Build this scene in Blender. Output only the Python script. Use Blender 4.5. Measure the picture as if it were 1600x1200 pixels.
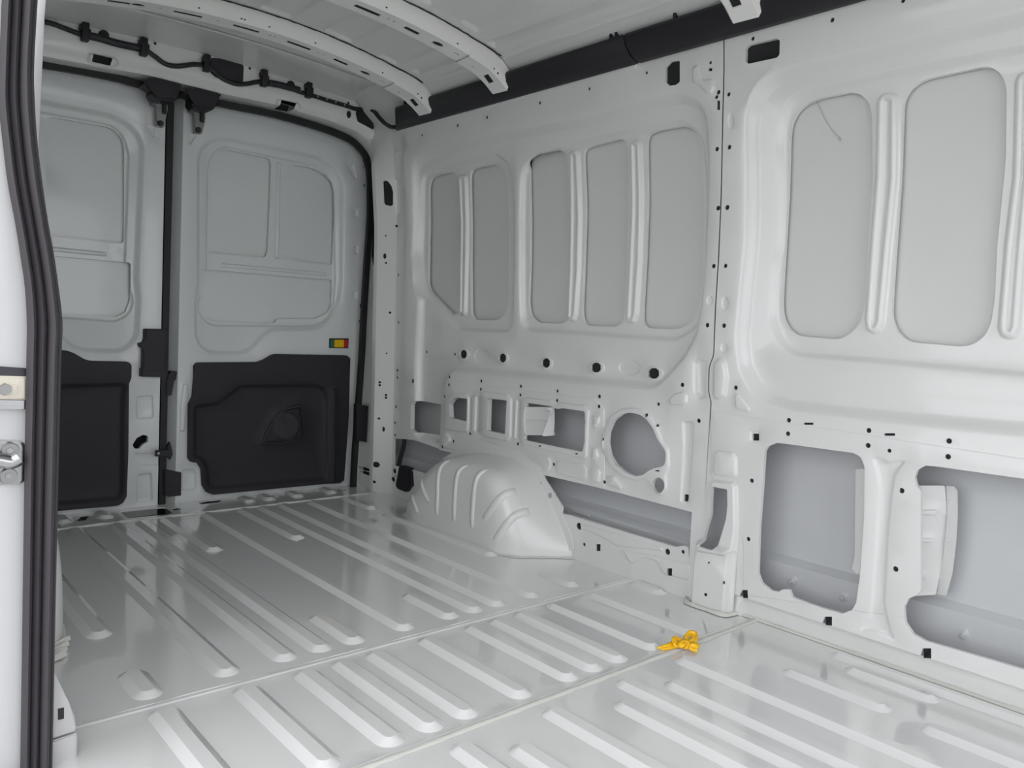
import bpy, bmesh, math, random
import numpy as np
from mathutils import Vector, Matrix
from mathutils.geometry import delaunay_2d_cdt
from mathutils.bvhtree import BVHTree

for o in list(bpy.data.objects):
    bpy.data.objects.remove(o)
scene = bpy.context.scene
rnd = random.Random(7)

# ------------------------------------------------------------------ camera
F_PX = 1228.3
YAW, PITCH, ROLL = 0.72500, 0.07044, 0.05213
CAM = np.array([0.0, 0.0, 0.74])
_f = np.array([math.sin(YAW)*math.cos(PITCH), math.cos(YAW)*math.cos(PITCH), -math.sin(PITCH)])
_r = np.array([math.cos(YAW), -math.sin(YAW), 0.0])
_u = np.cross(_r, _f)
_R = _r*math.cos(ROLL) + _u*math.sin(ROLL)
_U = -_r*math.sin(ROLL) + _u*math.cos(ROLL)
cam = bpy.data.objects.new('camera', bpy.data.cameras.new('camera'))
scene.collection.objects.link(cam)
cam.data.sensor_width = 36.0
cam.data.lens = F_PX/1600*36.0
cam.data.clip_start = 0.02
cam.matrix_world = Matrix(((_R[0], _U[0], -_f[0], CAM[0]), (_R[1], _U[1], -_f[1], CAM[1]),
                           (_R[2], _U[2], -_f[2], CAM[2]), (0, 0, 0, 1)))
scene.camera = cam

# ------------------------------------------------------------------ world, light, exposure
scene.view_settings.view_transform = 'Standard'
scene.view_settings.look = 'None'
scene.view_settings.gamma = 1.0
scene.view_settings.use_curve_mapping = False
scene.view_settings.exposure = 1.04
world = bpy.data.worlds.new('overcast_sky')
scene.world = world
world.use_nodes = True
wn = world.node_tree
bg = wn.nodes['Background']
bg.inputs['Color'].default_value = (0.97, 0.98, 1.0, 1)
bg.inputs['Strength'].default_value = 1.25
scene.cycles.max_bounces = 10
scene.cycles.diffuse_bounces = 7
scene.cycles.glossy_bounces = 5


# ------------------------------------------------------------------ materials
def mat(name, col, rough=0.5, metal=0.0, coat=0.0, bump=0.0, bscale=200.0, var=0.0, vscale=3.0, spec=0.5, bdist=0.001, crough=0.08):
    m = bpy.data.materials.new(name)
    m.use_nodes = True
    nt = m.node_tree
    b = nt.nodes['Principled BSDF']
    b.inputs['Base Color'].default_value = (*col, 1)
    b.inputs['Roughness'].default_value = rough
    b.inputs['Metallic'].default_value = metal
    b.inputs['Coat Weight'].default_value = coat
    b.inputs['Coat Roughness'].default_value = crough
    b.inputs['Specular IOR Level'].default_value = spec
    tc = nt.nodes.new('ShaderNodeTexCoord')
    if bump > 0:
        n = nt.nodes.new('ShaderNodeTexNoise'); n.inputs['Scale'].default_value = bscale
        n.inputs['Detail'].default_value = 3
        bp = nt.nodes.new('ShaderNodeBump'); bp.inputs['Strength'].default_value = bump
        bp.inputs['Distance'].default_value = bdist
        nt.links.new(tc.outputs['Object'], n.inputs['Vector'])
        nt.links.new(n.outputs['Fac'], bp.inputs['Height'])
        nt.links.new(bp.outputs['Normal'], b.inputs['Normal'])
        if coat > 0: nt.links.new(bp.outputs['Normal'], b.inputs['Coat Normal'])
    if var > 0:
        n = nt.nodes.new('ShaderNodeTexNoise'); n.inputs['Scale'].default_value = vscale
        n.inputs['Detail'].default_value = 5
        mx = nt.nodes.new('ShaderNodeMix'); mx.data_type = 'RGBA'
        mx.inputs['A'].default_value = (*[c*(1-var) for c in col], 1)
        mx.inputs['B'].default_value = (*[min(1, c*(1+var)) for c in col], 1)
        nt.links.new(tc.outputs['Object'], n.inputs['Vector'])
        nt.links.new(n.outputs['Fac'], mx.inputs['Factor'])
        nt.links.new(mx.outputs['Result'], b.inputs['Base Color'])
    return m


M_WALL = mat('white_wall_paint', (0.735, 0.742, 0.733), 0.30, coat=0.5, bump=0.25, bscale=9, bdist=0.002, var=0.015)
M_FLOOR = mat('grey_white_floor_paint', (0.77, 0.772, 0.768), 0.16, coat=1.0, bump=0.5, bscale=4, bdist=0.002, var=0.02, crough=0.025, spec=0.7)
M_DOOR = mat('white_door_paint', (0.70, 0.728, 0.72), 0.33, coat=0.5, bump=0.25, bscale=8, bdist=0.002, var=0.015)
M_SKIN = mat('thin_sprayed_outer_skin', (0.58, 0.592, 0.61), 0.55, bump=0.35, bscale=420, bdist=0.0006, var=0.05, vscale=6, spec=0.4)
M_PANE = mat('matt_white_infill', (0.68, 0.685, 0.675), 0.5, bump=0.3, bscale=420, bdist=0.0005, var=0.03, vscale=5, spec=0.4)
M_ROOF = mat('roof_underside_paint', (0.70, 0.71, 0.705), 0.5, coat=0.15, var=0.03)
M_BOW = mat('white_roof_bow_paint', (0.83, 0.83, 0.81), 0.38, coat=0.3, var=0.02)
M_BLACK = mat('black_moulded_plastic', (0.014, 0.013, 0.017), 0.55, bump=0.3, bscale=900, bdist=0.0004)
M_TRIM = mat('black_door_trim', (0.018, 0.017, 0.023), 0.62, bump=0.4, bscale=700, bdist=0.0005)
M_GRILLE = mat('speaker_grille_plastic', (0.03, 0.03, 0.034), 0.6)
M_RUBBER = mat('black_rubber', (0.012, 0.012, 0.014), 0.6)
M_SEAL = mat('dark_grey_rubber', (0.045, 0.041, 0.047), 0.55)
M_CABLE = mat('black_cable_tape', (0.014, 0.014, 0.018), 0.5, bump=0.5, bscale=300)
M_STEEL = mat('zinc_steel', (0.28, 0.28, 0.28), 0.35, metal=1.0)
M_CHROME = mat('polished_steel', (0.40, 0.40, 0.41), 0.22, metal=1.0)
M_CREAM = mat('cream_track_metal', (0.62, 0.58, 0.50), 0.35, metal=0.3)
M_SEALANT = mat('white_sealant', (0.66, 0.66, 0.62), 0.5, bump=0.5, bscale=120)
M_YELLOW = mat('yellow_tape', (0.93, 0.53, 0.005), 0.35, bump=0.4, bscale=60)
M_RED = mat('red_switch', (0.50, 0.02, 0.02), 0.4)
M_GREEN = mat('green_switch', (0.02, 0.16, 0.08), 0.4)
M_AMBER = mat('yellow_switch', (0.80, 0.50, 0.0), 0.4)
M_GROUND = mat('grey_tarmac', (0.34, 0.34, 0.335), 0.9, bump=0.5, bscale=60, var=0.1)
M_HOLE_SHADE = mat('painted_hole_shade', (0.018, 0.018, 0.02), 0.9)  # near-black colour that paints the shade inside the small holes
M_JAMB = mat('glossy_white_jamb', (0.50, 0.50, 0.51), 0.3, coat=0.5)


# ------------------------------------------------------------------ helpers
def tag(o, label=None, cat=None, group=None, kind=None):
    if label: o['label'] = label
    if cat: o['category'] = cat
    if group: o['group'] = group
    if kind: o['kind'] = kind
    return o


def empty(name, loc=(0, 0, 0)):
    o = bpy.data.objects.new(name, None)
    o.location = loc
    o.empty_display_size = 0.05
    scene.collection.objects.link(o)
    return o


def struct(name, label):
    return tag(empty(name), label=label, kind='structure')


def link_mesh(name, verts, faces, m, parent=None, smooth=True, angle=42):
    me = bpy.data.meshes.new(name)
    me.from_pydata([tuple(map(float, v)) for v in verts], [], faces)
    me.materials.append(m)
    me.update()
    if smooth:
        me.polygons.foreach_set('use_smooth', [True]*len(me.polygons))
        me.set_sharp_from_angle(angle=math.radians(angle))
    o = bpy.data.objects.new(name, me)
    scene.collection.objects.link(o)
    if parent is not None:
        o.parent = parent
        o.matrix_parent_inverse = Matrix.Translation(-parent.matrix_basis.translation)
    return o


def ray(p):
    return _R*((p[0]-800)/F_PX) - _U*((p[1]-600)/F_PX) + _f


def at_z(p, z=0.0):
    d = ray(p); return CAM + d*((z-CAM[2])/d[2])


def at_y(p, Y):
    d = ray(p); return CAM + d*((Y-CAM[1])/d[1])


def at_x(p, X):
    d = ray(p); return CAM + d*((X-CAM[0])/d[0])


def crop(x0, y0, s):
    return lambda *pts: [(x0+a/s, y0+b/s) for a, b in pts]


def fillet(poly, r, n=4):
    P = [np.array(p, float) for p in poly]
    out = []
    k = len(P)
    for i in range(k):
        a, b, c = P[i-1], P[i], P[(i+1) % k]
        u = a-b; v = c-b
        lu, lv = np.linalg.norm(u), np.linalg.norm(v)
        if lu < 1e-7 or lv < 1e-7:
            continue
        u /= lu; v /= lv
        cosang = float(np.clip(u@v, -1, 1))
        if cosang < -0.995:
            out.append(b); continue
        half = math.acos(cosang)/2
        t = min(r/max(math.tan(half), 1e-3), 0.45*lu, 0.45*lv)
        p0, p1 = b+u*t, b+v*t
        for j in range(n+1):
            s = j/n
            out.append((1-s)**2*p0 + 2*s*(1-s)*b + s*s*p1)
    res = [out[0]]
    for p in out[1:]:
        if np.linalg.norm(p-res[-1]) > 2e-4: res.append(p)
    if np.linalg.norm(res[0]-res[-1]) < 2e-4: res.pop()
    A = 0.5*sum(res[i-1][0]*res[i][1]-res[i][0]*res[i-1][1] for i in range(len(res)))
    if A < 0: res.reverse()
    return np.array(res)


def densify(P, seg):
    out = []
    for i in range(len(P)):
        a, b = P[i], P[(i+1) % len(P)]
        n = max(1, int(math.ceil(np.linalg.norm(b-a)/seg)))
        for j in range(n):
            out.append(a+(b-a)*j/n)
    return np.array(out)


def sdf(Q, P):
    """signed distance of points Q to polygon P, positive inside"""
    a = P; b = np.roll(P, -1, axis=0)
    res = np.empty(len(Q))
    ab = b-a
    L = np.maximum((ab**2).sum(1), 1e-18)
    for s in range(0, len(Q), 4000):
        q = Q[s:s+4000]
        w = q[:, None, :]-a[None]
        t = np.clip((w*ab).sum(2)/L, 0, 1)
        d = np.sqrt(((w-ab*t[..., None])**2).sum(2).min(1))
        c = (a[:, 1] > q[:, 1:2]) != (b[:, 1] > q[:, 1:2])
        xi = a[:, 0]+(q[:, 1:2]-a[:, 1])*ab[:, 0]/np.where(np.abs(ab[:, 1]) < 1e-12, 1e-12, ab[:, 1])
        ins = (c & (q[:, 0:1] < xi)).sum(1) % 2 == 1
        res[s:s+4000] = np.where(ins, d, -d)
    return res


def inward(P, off):
    a = np.roll(P, 1, axis=0); c = np.roll(P, -1, axis=0)
    t1 = P-a; t2 = c-P
    t1 /= np.maximum(np.linalg.norm(t1, axis=1, keepdims=True), 1e-9)
    t2 /= np.maximum(np.linalg.norm(t2, axis=1, keepdims=True), 1e-9)
    n = np.stack([-(t1+t2)[:, 1], (t1+t2)[:, 0]], 1)
    ln = np.linalg.norm(n, axis=1, keepdims=True)
    n /= np.maximum(ln, 1e-9)
    k = 1/np.maximum(ln/2, 0.6)
    Q = P+n*off*k
    ok = sdf(Q, P) >= off*0.96
    Q = Q[ok]
    if len(Q) < 3: return None
    keep = [Q[0]]
    for q in Q[1:]:
        if np.linalg.norm(q-keep[-1]) > 4e-4: keep.append(q)
    return np.array(keep)


def feat(poly, d, w, r=0.012, part=None, m=None, seg=0.05, label=None, raw=False):
    P = np.array(poly, float) if raw else fillet(poly, r)
    return dict(P=P, d=d, w=w, part=part, m=m, seg=seg, label=label)


def circle(c, rx, ry=None, n=10, rot=0.0):
    ry = ry or rx
    return [(c[0]+rx*math.cos(t)*math.cos(rot)-ry*math.sin(t)*math.sin(rot),
             c[1]+rx*math.cos(t)*math.sin(rot)+ry*math.sin(t)*math.cos(rot)) for t in [2*math.pi*i/n for i in range(n)]]


def feat_depth(Q, feats):
    D = np.zeros(len(Q))
    for f in feats:
        P = f['P']
        lo, hi = P.min(0)-1e-6, P.max(0)+1e-6
        idx = np.where((Q[:, 0] >= lo[0]) & (Q[:, 0] <= hi[0]) & (Q[:, 1] >= lo[1]) & (Q[:, 1] <= hi[1]))[0]
        if not len(idx): continue
        s = np.clip(sdf(Q[idx], P)/max(f['w'], 1e-5), 0, 1)
        D[idx] += f['d']*(s if f.get('lin') else s*s*(3-2*s))
    return D


def sheet(name, mapf, outline, feats=(), holes=(), grid=0.05, m=None, parent=None, r=0.001, edge_t=0.0, hlines=(), vlines=(), angle=42):
    """pressed sheet: exact outlines cut into a triangulation, embossing as depth of the mapping.
    holes: (polygon, rim depth[, corner radius])"""
    feats = list(feats)
    out = densify(fillet(outline, r), 0.05)
    loops = [(out, None)]
    H = []
    for h in holes:
        hp = fillet(h[0], h[2] if len(h) > 2 else 0.006)
        H.append((hp, h[1]))
        loops.append((densify(hp, 0.04), None))
    for f in feats:
        P = densify(f['P'], f['seg'])
        loops.append((P, f))
        for k in ((0.5, 1.0) if f.get('lin') else (0.22, 0.5, 0.78, 1.0)):
            Q = inward(P, f['w']*k)
            if Q is not None and len(Q) > 3: loops.append((Q, f))
    verts, edges = [], []
    for P, f in loops:
        b = len(verts)
        verts += [tuple(p) for p in P]
        n = len(P)
        edges += [(b+i, b+(i+1) % n) for i in range(n)]
    lo, hi = out.min(0), out.max(0)
    for v0 in hlines:                     # exact breaks of the base profile
        n = int((hi[0]-lo[0])/0.05)+1
        b = len(verts)
        verts += [(lo[0]+(hi[0]-lo[0])*i/n, v0) for i in range(n+1)]
        edges += [(b+i, b+i+1) for i in range(n)]
    for u0 in vlines:
        n = int((hi[1]-lo[1])/0.05)+1
        b = len(verts)
        verts += [(u0, lo[1]+(hi[1]-lo[1])*i/n) for i in range(n+1)]
        edges += [(b+i, b+i+1) for i in range(n)]
    occ = set()
    g2 = grid*0.35
    for v in verts: occ.add((int(v[0]//g2), int(v[1]//g2)))
    nx, ny = int((hi[0]-lo[0])/grid)+1, int((hi[1]-lo[1])/grid)+1
    for i in range(1, nx):
        for j in range(1, ny):
            x = lo[0]+(i+0.25*(j % 2))*grid; y = lo[1]+j*grid
            cx, cy = int(x//g2), int(y//g2)
            if any((cx+a, cy+b) in occ for a in (-1, 0, 1) for b in (-1, 0, 1)): continue
            verts.append((x, y))
    res = delaunay_2d_cdt([Vector(v) for v in verts], edges, [], 0, 2e-5, False)
    V = np.array([tuple(v) for v in res[0]]); T = np.array([t[:3] for t in res[2]])
    C = V[T].mean(1)
    keep = sdf(C, out) > 0
    for hp, _ in H:
        lo, hi = hp.min(0), hp.max(0)
        idx = np.where((C[:, 0] >= lo[0]) & (C[:, 0] <= hi[0]) & (C[:, 1] >= lo[1]) & (C[:, 1] <= hi[1]) & keep)[0]
        if len(idx): keep[idx[sdf(C[idx], hp) > 0]] = False
    T = T[keep]; C = C[keep]
    D = feat_depth(V, feats)
    XYZ = np.stack(mapf(V[:, 0], V[:, 1], D), 1)
    own = np.zeros(len(T), int)
    for k, f in enumerate(feats):
        if f['part']:
            P = f['P']; lo, hi = P.min(0), P.max(0)
            idx = np.where((C[:, 0] >= lo[0]) & (C[:, 0] <= hi[0]) & (C[:, 1] >= lo[1]) & (C[:, 1] <= hi[1]))[0]
            if len(idx): own[idx[sdf(C[idx], P) > 0]] = k+1
    # rims round the holes
    cnt = {}
    for t in T:
        for a, b in ((t[0], t[1]), (t[1], t[2]), (t[2], t[0])):
            cnt[(a, b)] = cnt.get((a, b), 0)+1
    bnd = [(a, b) for (a, b) in cnt if (b, a) not in cnt]
    rimf = []
    if bnd:
        mids = np.array([(V[a]+V[b])/2 for a, b in bnd])
        depth = np.full(len(bnd), float(edge_t))
        for hp, t in H:
            lo, hi = hp.min(0)-1e-3, hp.max(0)+1e-3
            idx = np.where((mids[:, 0] >= lo[0]) & (mids[:, 0] <= hi[0]) & (mids[:, 1] >= lo[1]) & (mids[:, 1] <= hi[1]))[0]
            if len(idx):
                sel = idx[np.abs(sdf(mids[idx], hp)) < 4e-4]
                depth[sel] = t
        extra = {}; ex = []
        for (a, b), t in zip(bnd, depth):
            if t <= 0: continue
            q = []
            for v in (a, b):
                key = (v, round(t, 4))
                if key not in extra:
                    extra[key] = len(V)+len(ex); ex.append((V[v][0], V[v][1], D[v]+t))
                q.append(extra[key])
            rimf.append((int(b), int(a), q[0], q[1]))
        if ex:
            ex = np.array(ex)
            XYZ = np.vstack([XYZ, np.stack(mapf(ex[:, 0], ex[:, 1], ex[:, 2]), 1)])
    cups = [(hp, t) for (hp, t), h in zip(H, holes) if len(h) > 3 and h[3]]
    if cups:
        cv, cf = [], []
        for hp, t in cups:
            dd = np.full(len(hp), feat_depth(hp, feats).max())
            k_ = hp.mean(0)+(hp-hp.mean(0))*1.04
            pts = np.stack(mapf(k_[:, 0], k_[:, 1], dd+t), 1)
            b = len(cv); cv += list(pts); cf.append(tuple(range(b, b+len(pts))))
        co = link_mesh('hole_shade', cv, cf, M_HOLE_SHADE, parent, smooth=False)  # dark faces closing the small holes, cavity shade put into their colour
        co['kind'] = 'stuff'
    objs = []
    # orientation: rims and faces use the same winding; double sided shading anyway
    for k in range(len(feats)+1):
        F = [tuple(int(i) for i in t) for t in T[own == k]]
        if k == 0: F += rimf
        if not F: continue
        used = sorted({i for t in F for i in t})
        re = {v: i for i, v in enumerate(used)}
        nm = name if k == 0 else feats[k-1]['part']
        mm = m if k == 0 else (feats[k-1]['m'] or m)
        o = link_mesh(nm, XYZ[used], [tuple(re[i] for i in t) for t in F], mm, parent, angle=angle)
        if k and feats[k-1]['label']: o['label'] = feats[k-1]['label']
        objs.append(o)
    return objs


def box_mesh(bm, x0, x1, y0, y1, z0, z1, bev=0.0):
    r = bmesh.ops.create_cube(bm, size=1.0)
    for v in r['verts']:
        v.co.x = x0+(v.co.x+0.5)*(x1-x0); v.co.y = y0+(v.co.y+0.5)*(y1-y0); v.co.z = z0+(v.co.z+0.5)*(z1-z0)
    if bev > 0:
        es = list({e for v in r['verts'] for e in v.link_edges})
        bmesh.ops.bevel(bm, geom=es, offset=bev, segments=2, affect='EDGES', profile=0.6)


def bm_obj(name, bm, m, parent=None, smooth=True, angle=40):
    me = bpy.data.meshes.new(name)
    bmesh.ops.recalc_face_normals(bm, faces=bm.faces)
    bm.to_mesh(me); bm.free()
    me.materials.append(m)
    if smooth:
        me.polygons.foreach_set('use_smooth', [True]*len(me.polygons))
        me.set_sharp_from_angle(angle=math.radians(angle))
    o = bpy.data.objects.new(name, me)
    scene.collection.objects.link(o)
    if parent is not None:
        o.parent = parent
        o.matrix_parent_inverse = Matrix.Translation(-parent.matrix_basis.translation)
    return o


def box(name, x0, x1, y0, y1, z0, z1, m, parent=None, bev=0.002):
    bm = bmesh.new(); box_mesh(bm, x0, x1, y0, y1, z0, z1, bev)
    return bm_obj(name, bm, m, parent)


def catmull(P, n=6):
    P = [np.array(p, float) for p in P]
    out = []
    for i in range(len(P)-1):
        p0 = P[max(i-1, 0)]; p1 = P[i]; p2 = P[i+1]; p3 = P[min(i+2, len(P)-1)]
        for j in range(n):
            t = j/n
            out.append(0.5*((2*p1)+(-p0+p2)*t+(2*p0-5*p1+4*p2-p3)*t*t+(-p0+3*p1-3*p2+p3)*t**3))
    out.append(P[-1])
    return out


def sweep(name, path, section, m, parent=None, up=None, closed_sec=True, caps=True, smooth=True, angle=45):
    """sweep a 2-D section (a along side vector, b along up vector) along a 3-D path. up: vector or list"""
    P = [np.array(p, float) for p in path]
    n = len(P); k = 0
    verts = []
    for i in range(n):
        t = P[min(i+1, n-1)]-P[max(i-1, 0)]
        t = t/max(np.linalg.norm(t), 1e-9)
        u = np.array(up[i] if isinstance(up, list) else (up if up is not None else (0, 0, 1)), float)
        s = np.cross(t, u)
        if np.linalg.norm(s) < 1e-4: s = np.cross(t, np.array([1.0, 0.1, 0]))
        s /= np.linalg.norm(s); u2 = np.cross(s, t)
        sec = section(i/(n-1)) if callable(section) else section
        k = len(sec)
        for a, b in sec: verts.append(P[i]+s*a+u2*b)
    faces = []
    kk = k if closed_sec else k-1
    for i in range(n-1):
        for j in range(kk):
            a = i*k+j; b = i*k+(j+1) % k
            faces.append((a, b, b+k, a+k))
    if caps and closed_sec:
        faces.append(tuple(range(k))[::-1]); faces.append(tuple((n-1)*k+j for j in range(k)))
    bm = bmesh.new()
    bv = [bm.verts.new(v) for v in verts]
    for f in faces:
        try: bm.faces.new([bv[i] for i in f])
        except ValueError: pass
    return bm_obj(name, bm, m, parent, smooth, angle)


def ngon_sec(r, n=8, sy=1.0):
    return [(r*math.cos(2*math.pi*i/n), r*sy*math.sin(2*math.pi*i/n)) for i in range(n)]


def prism(name, pts, nrm, thick, m, parent=None, bev=0.002):
    """solid plate from a planar 3-D outline, front face on pts, thickness along nrm"""
    bm = bmesh.new()
    N = Vector(nrm).normalized()
    a = [bm.verts.new(Vector(p)) for p in pts]
    b = [bm.verts.new(Vector(p)+N*thick) for p in pts]
    f1 = bm.faces.new(a); bm.faces.new(b[::-1])
    n = len(a)
    for i in range(n):
        bm.faces.new((a[i], b[i], b[(i+1) % n], a[(i+1) % n]))
    if bev > 0:
        es = list(f1.edges)
        try: bmesh.ops.bevel(bm, geom=es, offset=bev, segments=2, affect='EDGES')
        except Exception: pass
    return bm_obj(name, bm, m, parent)


def disc(name, c, axis, r, h, m, parent=None, n=16, r2=None):
    c = Vector(c); ax = Vector(axis).normalized()
    q = Vector((0, 0, 1)).rotation_difference(ax)
    bm = bmesh.new()
    bmesh.ops.create_cone(bm, cap_ends=True, segments=n, radius1=r, radius2=(r2 if r2 is not None else r*0.9), depth=h)
    for v in bm.verts: v.co = q @ v.co + c + ax*(h/2)
    return bm_obj(name, bm, m, parent)


CX = 1.060        # centre line of the load floor
Y_SILL, Y_S1, Y_S2 = 2.885, 1.498, 1.075
Y_DOOR = 3.09

# ------------------------------------------------------------------ base surfaces
ZP = [-0.1, 0.0, 0.050, 0.058, 0.10, 0.40, 0.90, 1.13, 1.45, 1.53, 1.60, 1.75]
XP = [1.872, 1.872, 1.872, 1.846, 1.845, 1.840, 1.828, 1.822, 1.790, 1.778, 1.762, 1.700]


def wall_x(Y, z):
    Y = np.asarray(Y, float); z = np.asarray(z, float)
    return np.interp(z, ZP, XP)-np.where((Y > 1.13) & (z < 0.058), np.clip((0.058-z)/0.008, 0, 1)*0.024, 0.0)+np.interp(Y, [2.762, 2.778, 2.845, 2.905, 3.0], [0, 0.018, 0.010, -0.050, -0.052])*np.clip(1-(z-1.40)/0.13, 0, 1)


def W(pts, off=0.0):
    """where the picture's lines of sight meet the inner side panel (offset outwards): (Y, z)"""
    res = []
    for p in pts:
        d = ray(p); X = 1.83
        for _ in range(25):
            q = CAM+d*(X/d[0])
            X = 0.5*X+0.5*(float(wall_x(q[1], q[2]))+off)
        q = CAM+d*(X/d[0])
        res.append((q[1], q[2]))
    return res


def map_wall(u, v, d):
    return (wall_x(u, v)+d, u, v)


def dots(K, lst, r=3.6, t=0.014, off=0.0, asp=1.0):
    out = []
    for c in lst:
        rr = c[2] if len(c) > 2 else r
        c0 = K((c[0], c[1]))[0]
        cc = W([c0], off)[0]; e = W([(c0[0], c0[1]+rr)], off)[0]
        R_ = abs(e[1]-cc[1])
        out.append((circle(cc, R_*asp*1.4, R_*1.4, 8), 0.0035, 0.0003, True))
    return out


def quads(K, lst, t=0.02, off=0.0):
    """small rectangular cut-outs: centre x, y, width px, height px (full picture pixels)"""
    out = []
    for x, y, w, h in lst:
        c = K((x, y))[0]
        out.append((W([(c[0]-w/2, c[1]-h/2), (c[0]+w/2, c[1]-h/2), (c[0]+w/2, c[1]+h/2), (c[0]-w/2, c[1]+h/2)], off), 0.005, 0.0015, True))
    return out


# ================================================================== FLOOR
floor = struct('floor', 'glossy grey-white ribbed steel load floor of the van')
RW = 0.058
RX = [0.443, 0.600, 0.728, 0.814, 0.897, 1.037, 1.174, 1.253, 1.335, 1.458, 1.612]


def map_floor(u, v, d):
    return (u, v, -d)


def rib(x, y0, y1, w=RW, h=0.0105, sl=0.0165):
    r = w*0.5
    L = r if y1-y0 > 2*r else (y1-y0)/2
    P = [(x+r+r*math.cos(a), y1-L+L*math.sin(a)) for a in np.linspace(0, math.pi, 13)] + \
        [(x+r+r*math.cos(a), y0+L+L*math.sin(a)) for a in np.linspace(math.pi, 2*math.pi, 13)]
    f = feat(P, -h, sl, raw=True, part='floor_rib', seg=0.08)
    f['lin'] = True
    return f


ribsA = [rib(RX[0], 1.872, 2.868), rib(RX[0], 1.520, 1.668)]
for i in (1, 2, 3, 5, 7, 8, 9): ribsA.append(rib(RX[i], 1.530, 2.868))
ribsA += [rib(RX[4], 2.385, 2.868), rib(RX[4], 1.528, 1.740), rib(RX[6], 2.385, 2.868), rib(RX[6], 1.530, 1.748),
          rib(RX[10], 2.628, 2.868), rib(RX[10], 1.893, 2.550), rib(RX[10]+0.01, 1.533, 1.698)]
ribsB = [rib(x, 1.106, 1.474) for x in RX] + [rib(1.792, 1.346, 1.470)]
ribsC = [rib(x, -0.60, 0.988 if i % 2 == 0 else 1.052) for i, x in enumerate(RX[:10])]
ribsC += [rib(1.600, -0.60, 0.572), rib(1.612, 0.630, 0.868, 0.05), rib(1.745, 0.585, 0.790, 0.05), rib(1.800, -0.6, 0.850, 0.05)]
ribsD = [rib(x, 2.955, 3.07) for i, x in enumerate(RX) if i in (1, 2, 7, 8, 9, 10)]
XL, XR = 0.26, 1.873
sheet('floor_panel', map_floor, [(XL, Y_S1), (XR, Y_S1), (XR, Y_SILL), (XL, Y_SILL)], ribsA, [], 0.07, M_FLOOR, floor, angle=18)
# overlap joint: the rear panel laps over the middle one
jointB = [feat([(XL+.001, 1.482), (XR-.001, 1.482), (XR-.001, 1.4985), (XL+.001, 1.4985)], -0.0022, 0.004, r=0.001),
          feat([(XL+.001, 1.078), (XR-.001, 1.078), (XR-.001, 1.098), (XL+.001, 1.098)], -0.002, 0.004, r=0.001)]
sheet('floor_panel', map_floor, [(XL, Y_S2), (XR, Y_S2), (XR, Y_S1), (XL, Y_S1)], ribsB+jointB, [], 0.07, M_FLOOR, floor, angle=18)
sheet('floor_panel', map_floor, [(0.02, -0.80), (XR, -0.80), (XR, Y_S2), (XL, Y_S2), (XL, 1.30), (0.20, 1.30), (0.02, 1.28)][:4]+[(0.02, Y_S2)],
      ribsC, [], 0.08, M_FLOOR, floor, angle=18)
sheet('floor_panel', map_floor, [(0.02, Y_S2), (XL, Y_S2), (XL, 1.36), (0.02, 1.36)], [], [], 0.1, M_FLOOR, floor)


def zf(*pts): return [tuple(at_z(p)[:2]) for p in pts]


K1 = crop(80, 750, 5.333); K2 = crop(360, 750, 5.333)
latch_hole = zf(*K1((575, 265), (920, 228), (960, 232), (1020, 270), (985, 285), (650, 318), (625, 312)))
sill_holes = [(latch_hole, 0.004, 0.006),
              (zf(*K1((195, 330), (240, 312), (235, 300), (290, 293), (325, 303), (300, 318), (290, 335), (230, 342))), 0.004, 0.004, True),
              (zf(*K1((1000, 240), (1040, 228), (1085, 232), (1080, 245), (1030, 252), (1000, 248))), 0.004, 0.004, True),
              (zf(*K1((1230, 188), (1290, 172), (1400, 162), (1425, 175), (1390, 188), (1250, 202))), 0.004, 0.004, True),
              (zf(*K2((300, 132), (330, 124), (370, 130), (350, 142), (310, 142))), 0.004, 0.003, True),
              (zf(*K2((370, 145), (395, 137), (418, 144), (400, 152))), 0.004, 0.002, True),
              (zf(*K2((915, 82), (945, 72), (985, 78), (960, 88))), 0.004, 0.003, True)]
sheet('sill_panel', map_floor, [(XL, Y_SILL+.004), (XR, Y_SILL+.004), (XR, 3.16), (XL, 3.16)], ribsD, sill_holes, 0.06, M_FLOOR, floor, angle=18)
lh = np.array(latch_hole)
tray = box('latch_tray', lh[:, 0].min()-0.01, lh[:, 0].max()+0.01, lh[:, 1].min()-0.01, lh[:, 1].max()+0.01, -0.034, -0.028,
           mat('dark_glossy_tray', (0.02, 0.02, 0.022), 0.15), floor, 0)
box('under_floor', 0.02, 1.88, -0.8, 3.16, -0.09, -0.05, M_BLACK, floor, 0)
for q in ((0, 0), (0, 1), (1, 0), (1, 1)):
    disc('screw', (lh[:, 0].min()+0.02+q[0]*(np.ptp(lh[:, 0])-0.045), lh[:, 1].min()+0.015+q[1]*(np.ptp(lh[:, 1])-0.03), -0.028),
         (0, 0, 1), 0.005, 0.003, M_STEEL, tray, 10)


def bead(pts, w=0.012, h=0.004, jit=0.0015, name='sealant_bead', parent=None, m=None, up=None):
    P = catmull(pts, 3) if len(pts) < 40 else pts
    P2 = []
    for i in range(len(P)-1):
        n = max(1, int(np.linalg.norm(np.array(P[i+1])-np.array(P[i]))/0.02))
        for j in range(n): P2.append(np.array(P[i])+(np.array(P[i+1])-np.array(P[i]))*j/n)
    P2.append(np.array(P[-1]))
    ws = [1+rnd.uniform(-0.25, 0.25) for _ in P2]

    def sec(t):
        k = ws[int(t*(len(ws)-1))]
        return [(-w/2*k, 0), (-w/3*k, h*0.7), (0, h*k), (w/3*k, h*0.7), (w/2*k, 0)]
    P3 = [p+np.array([0, rnd.uniform(-jit, jit), 0]) for p in P2]
    return sweep(name, P3, sec, m or M_SEALANT, parent, up=up, closed_sec=False, caps=False)


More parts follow.
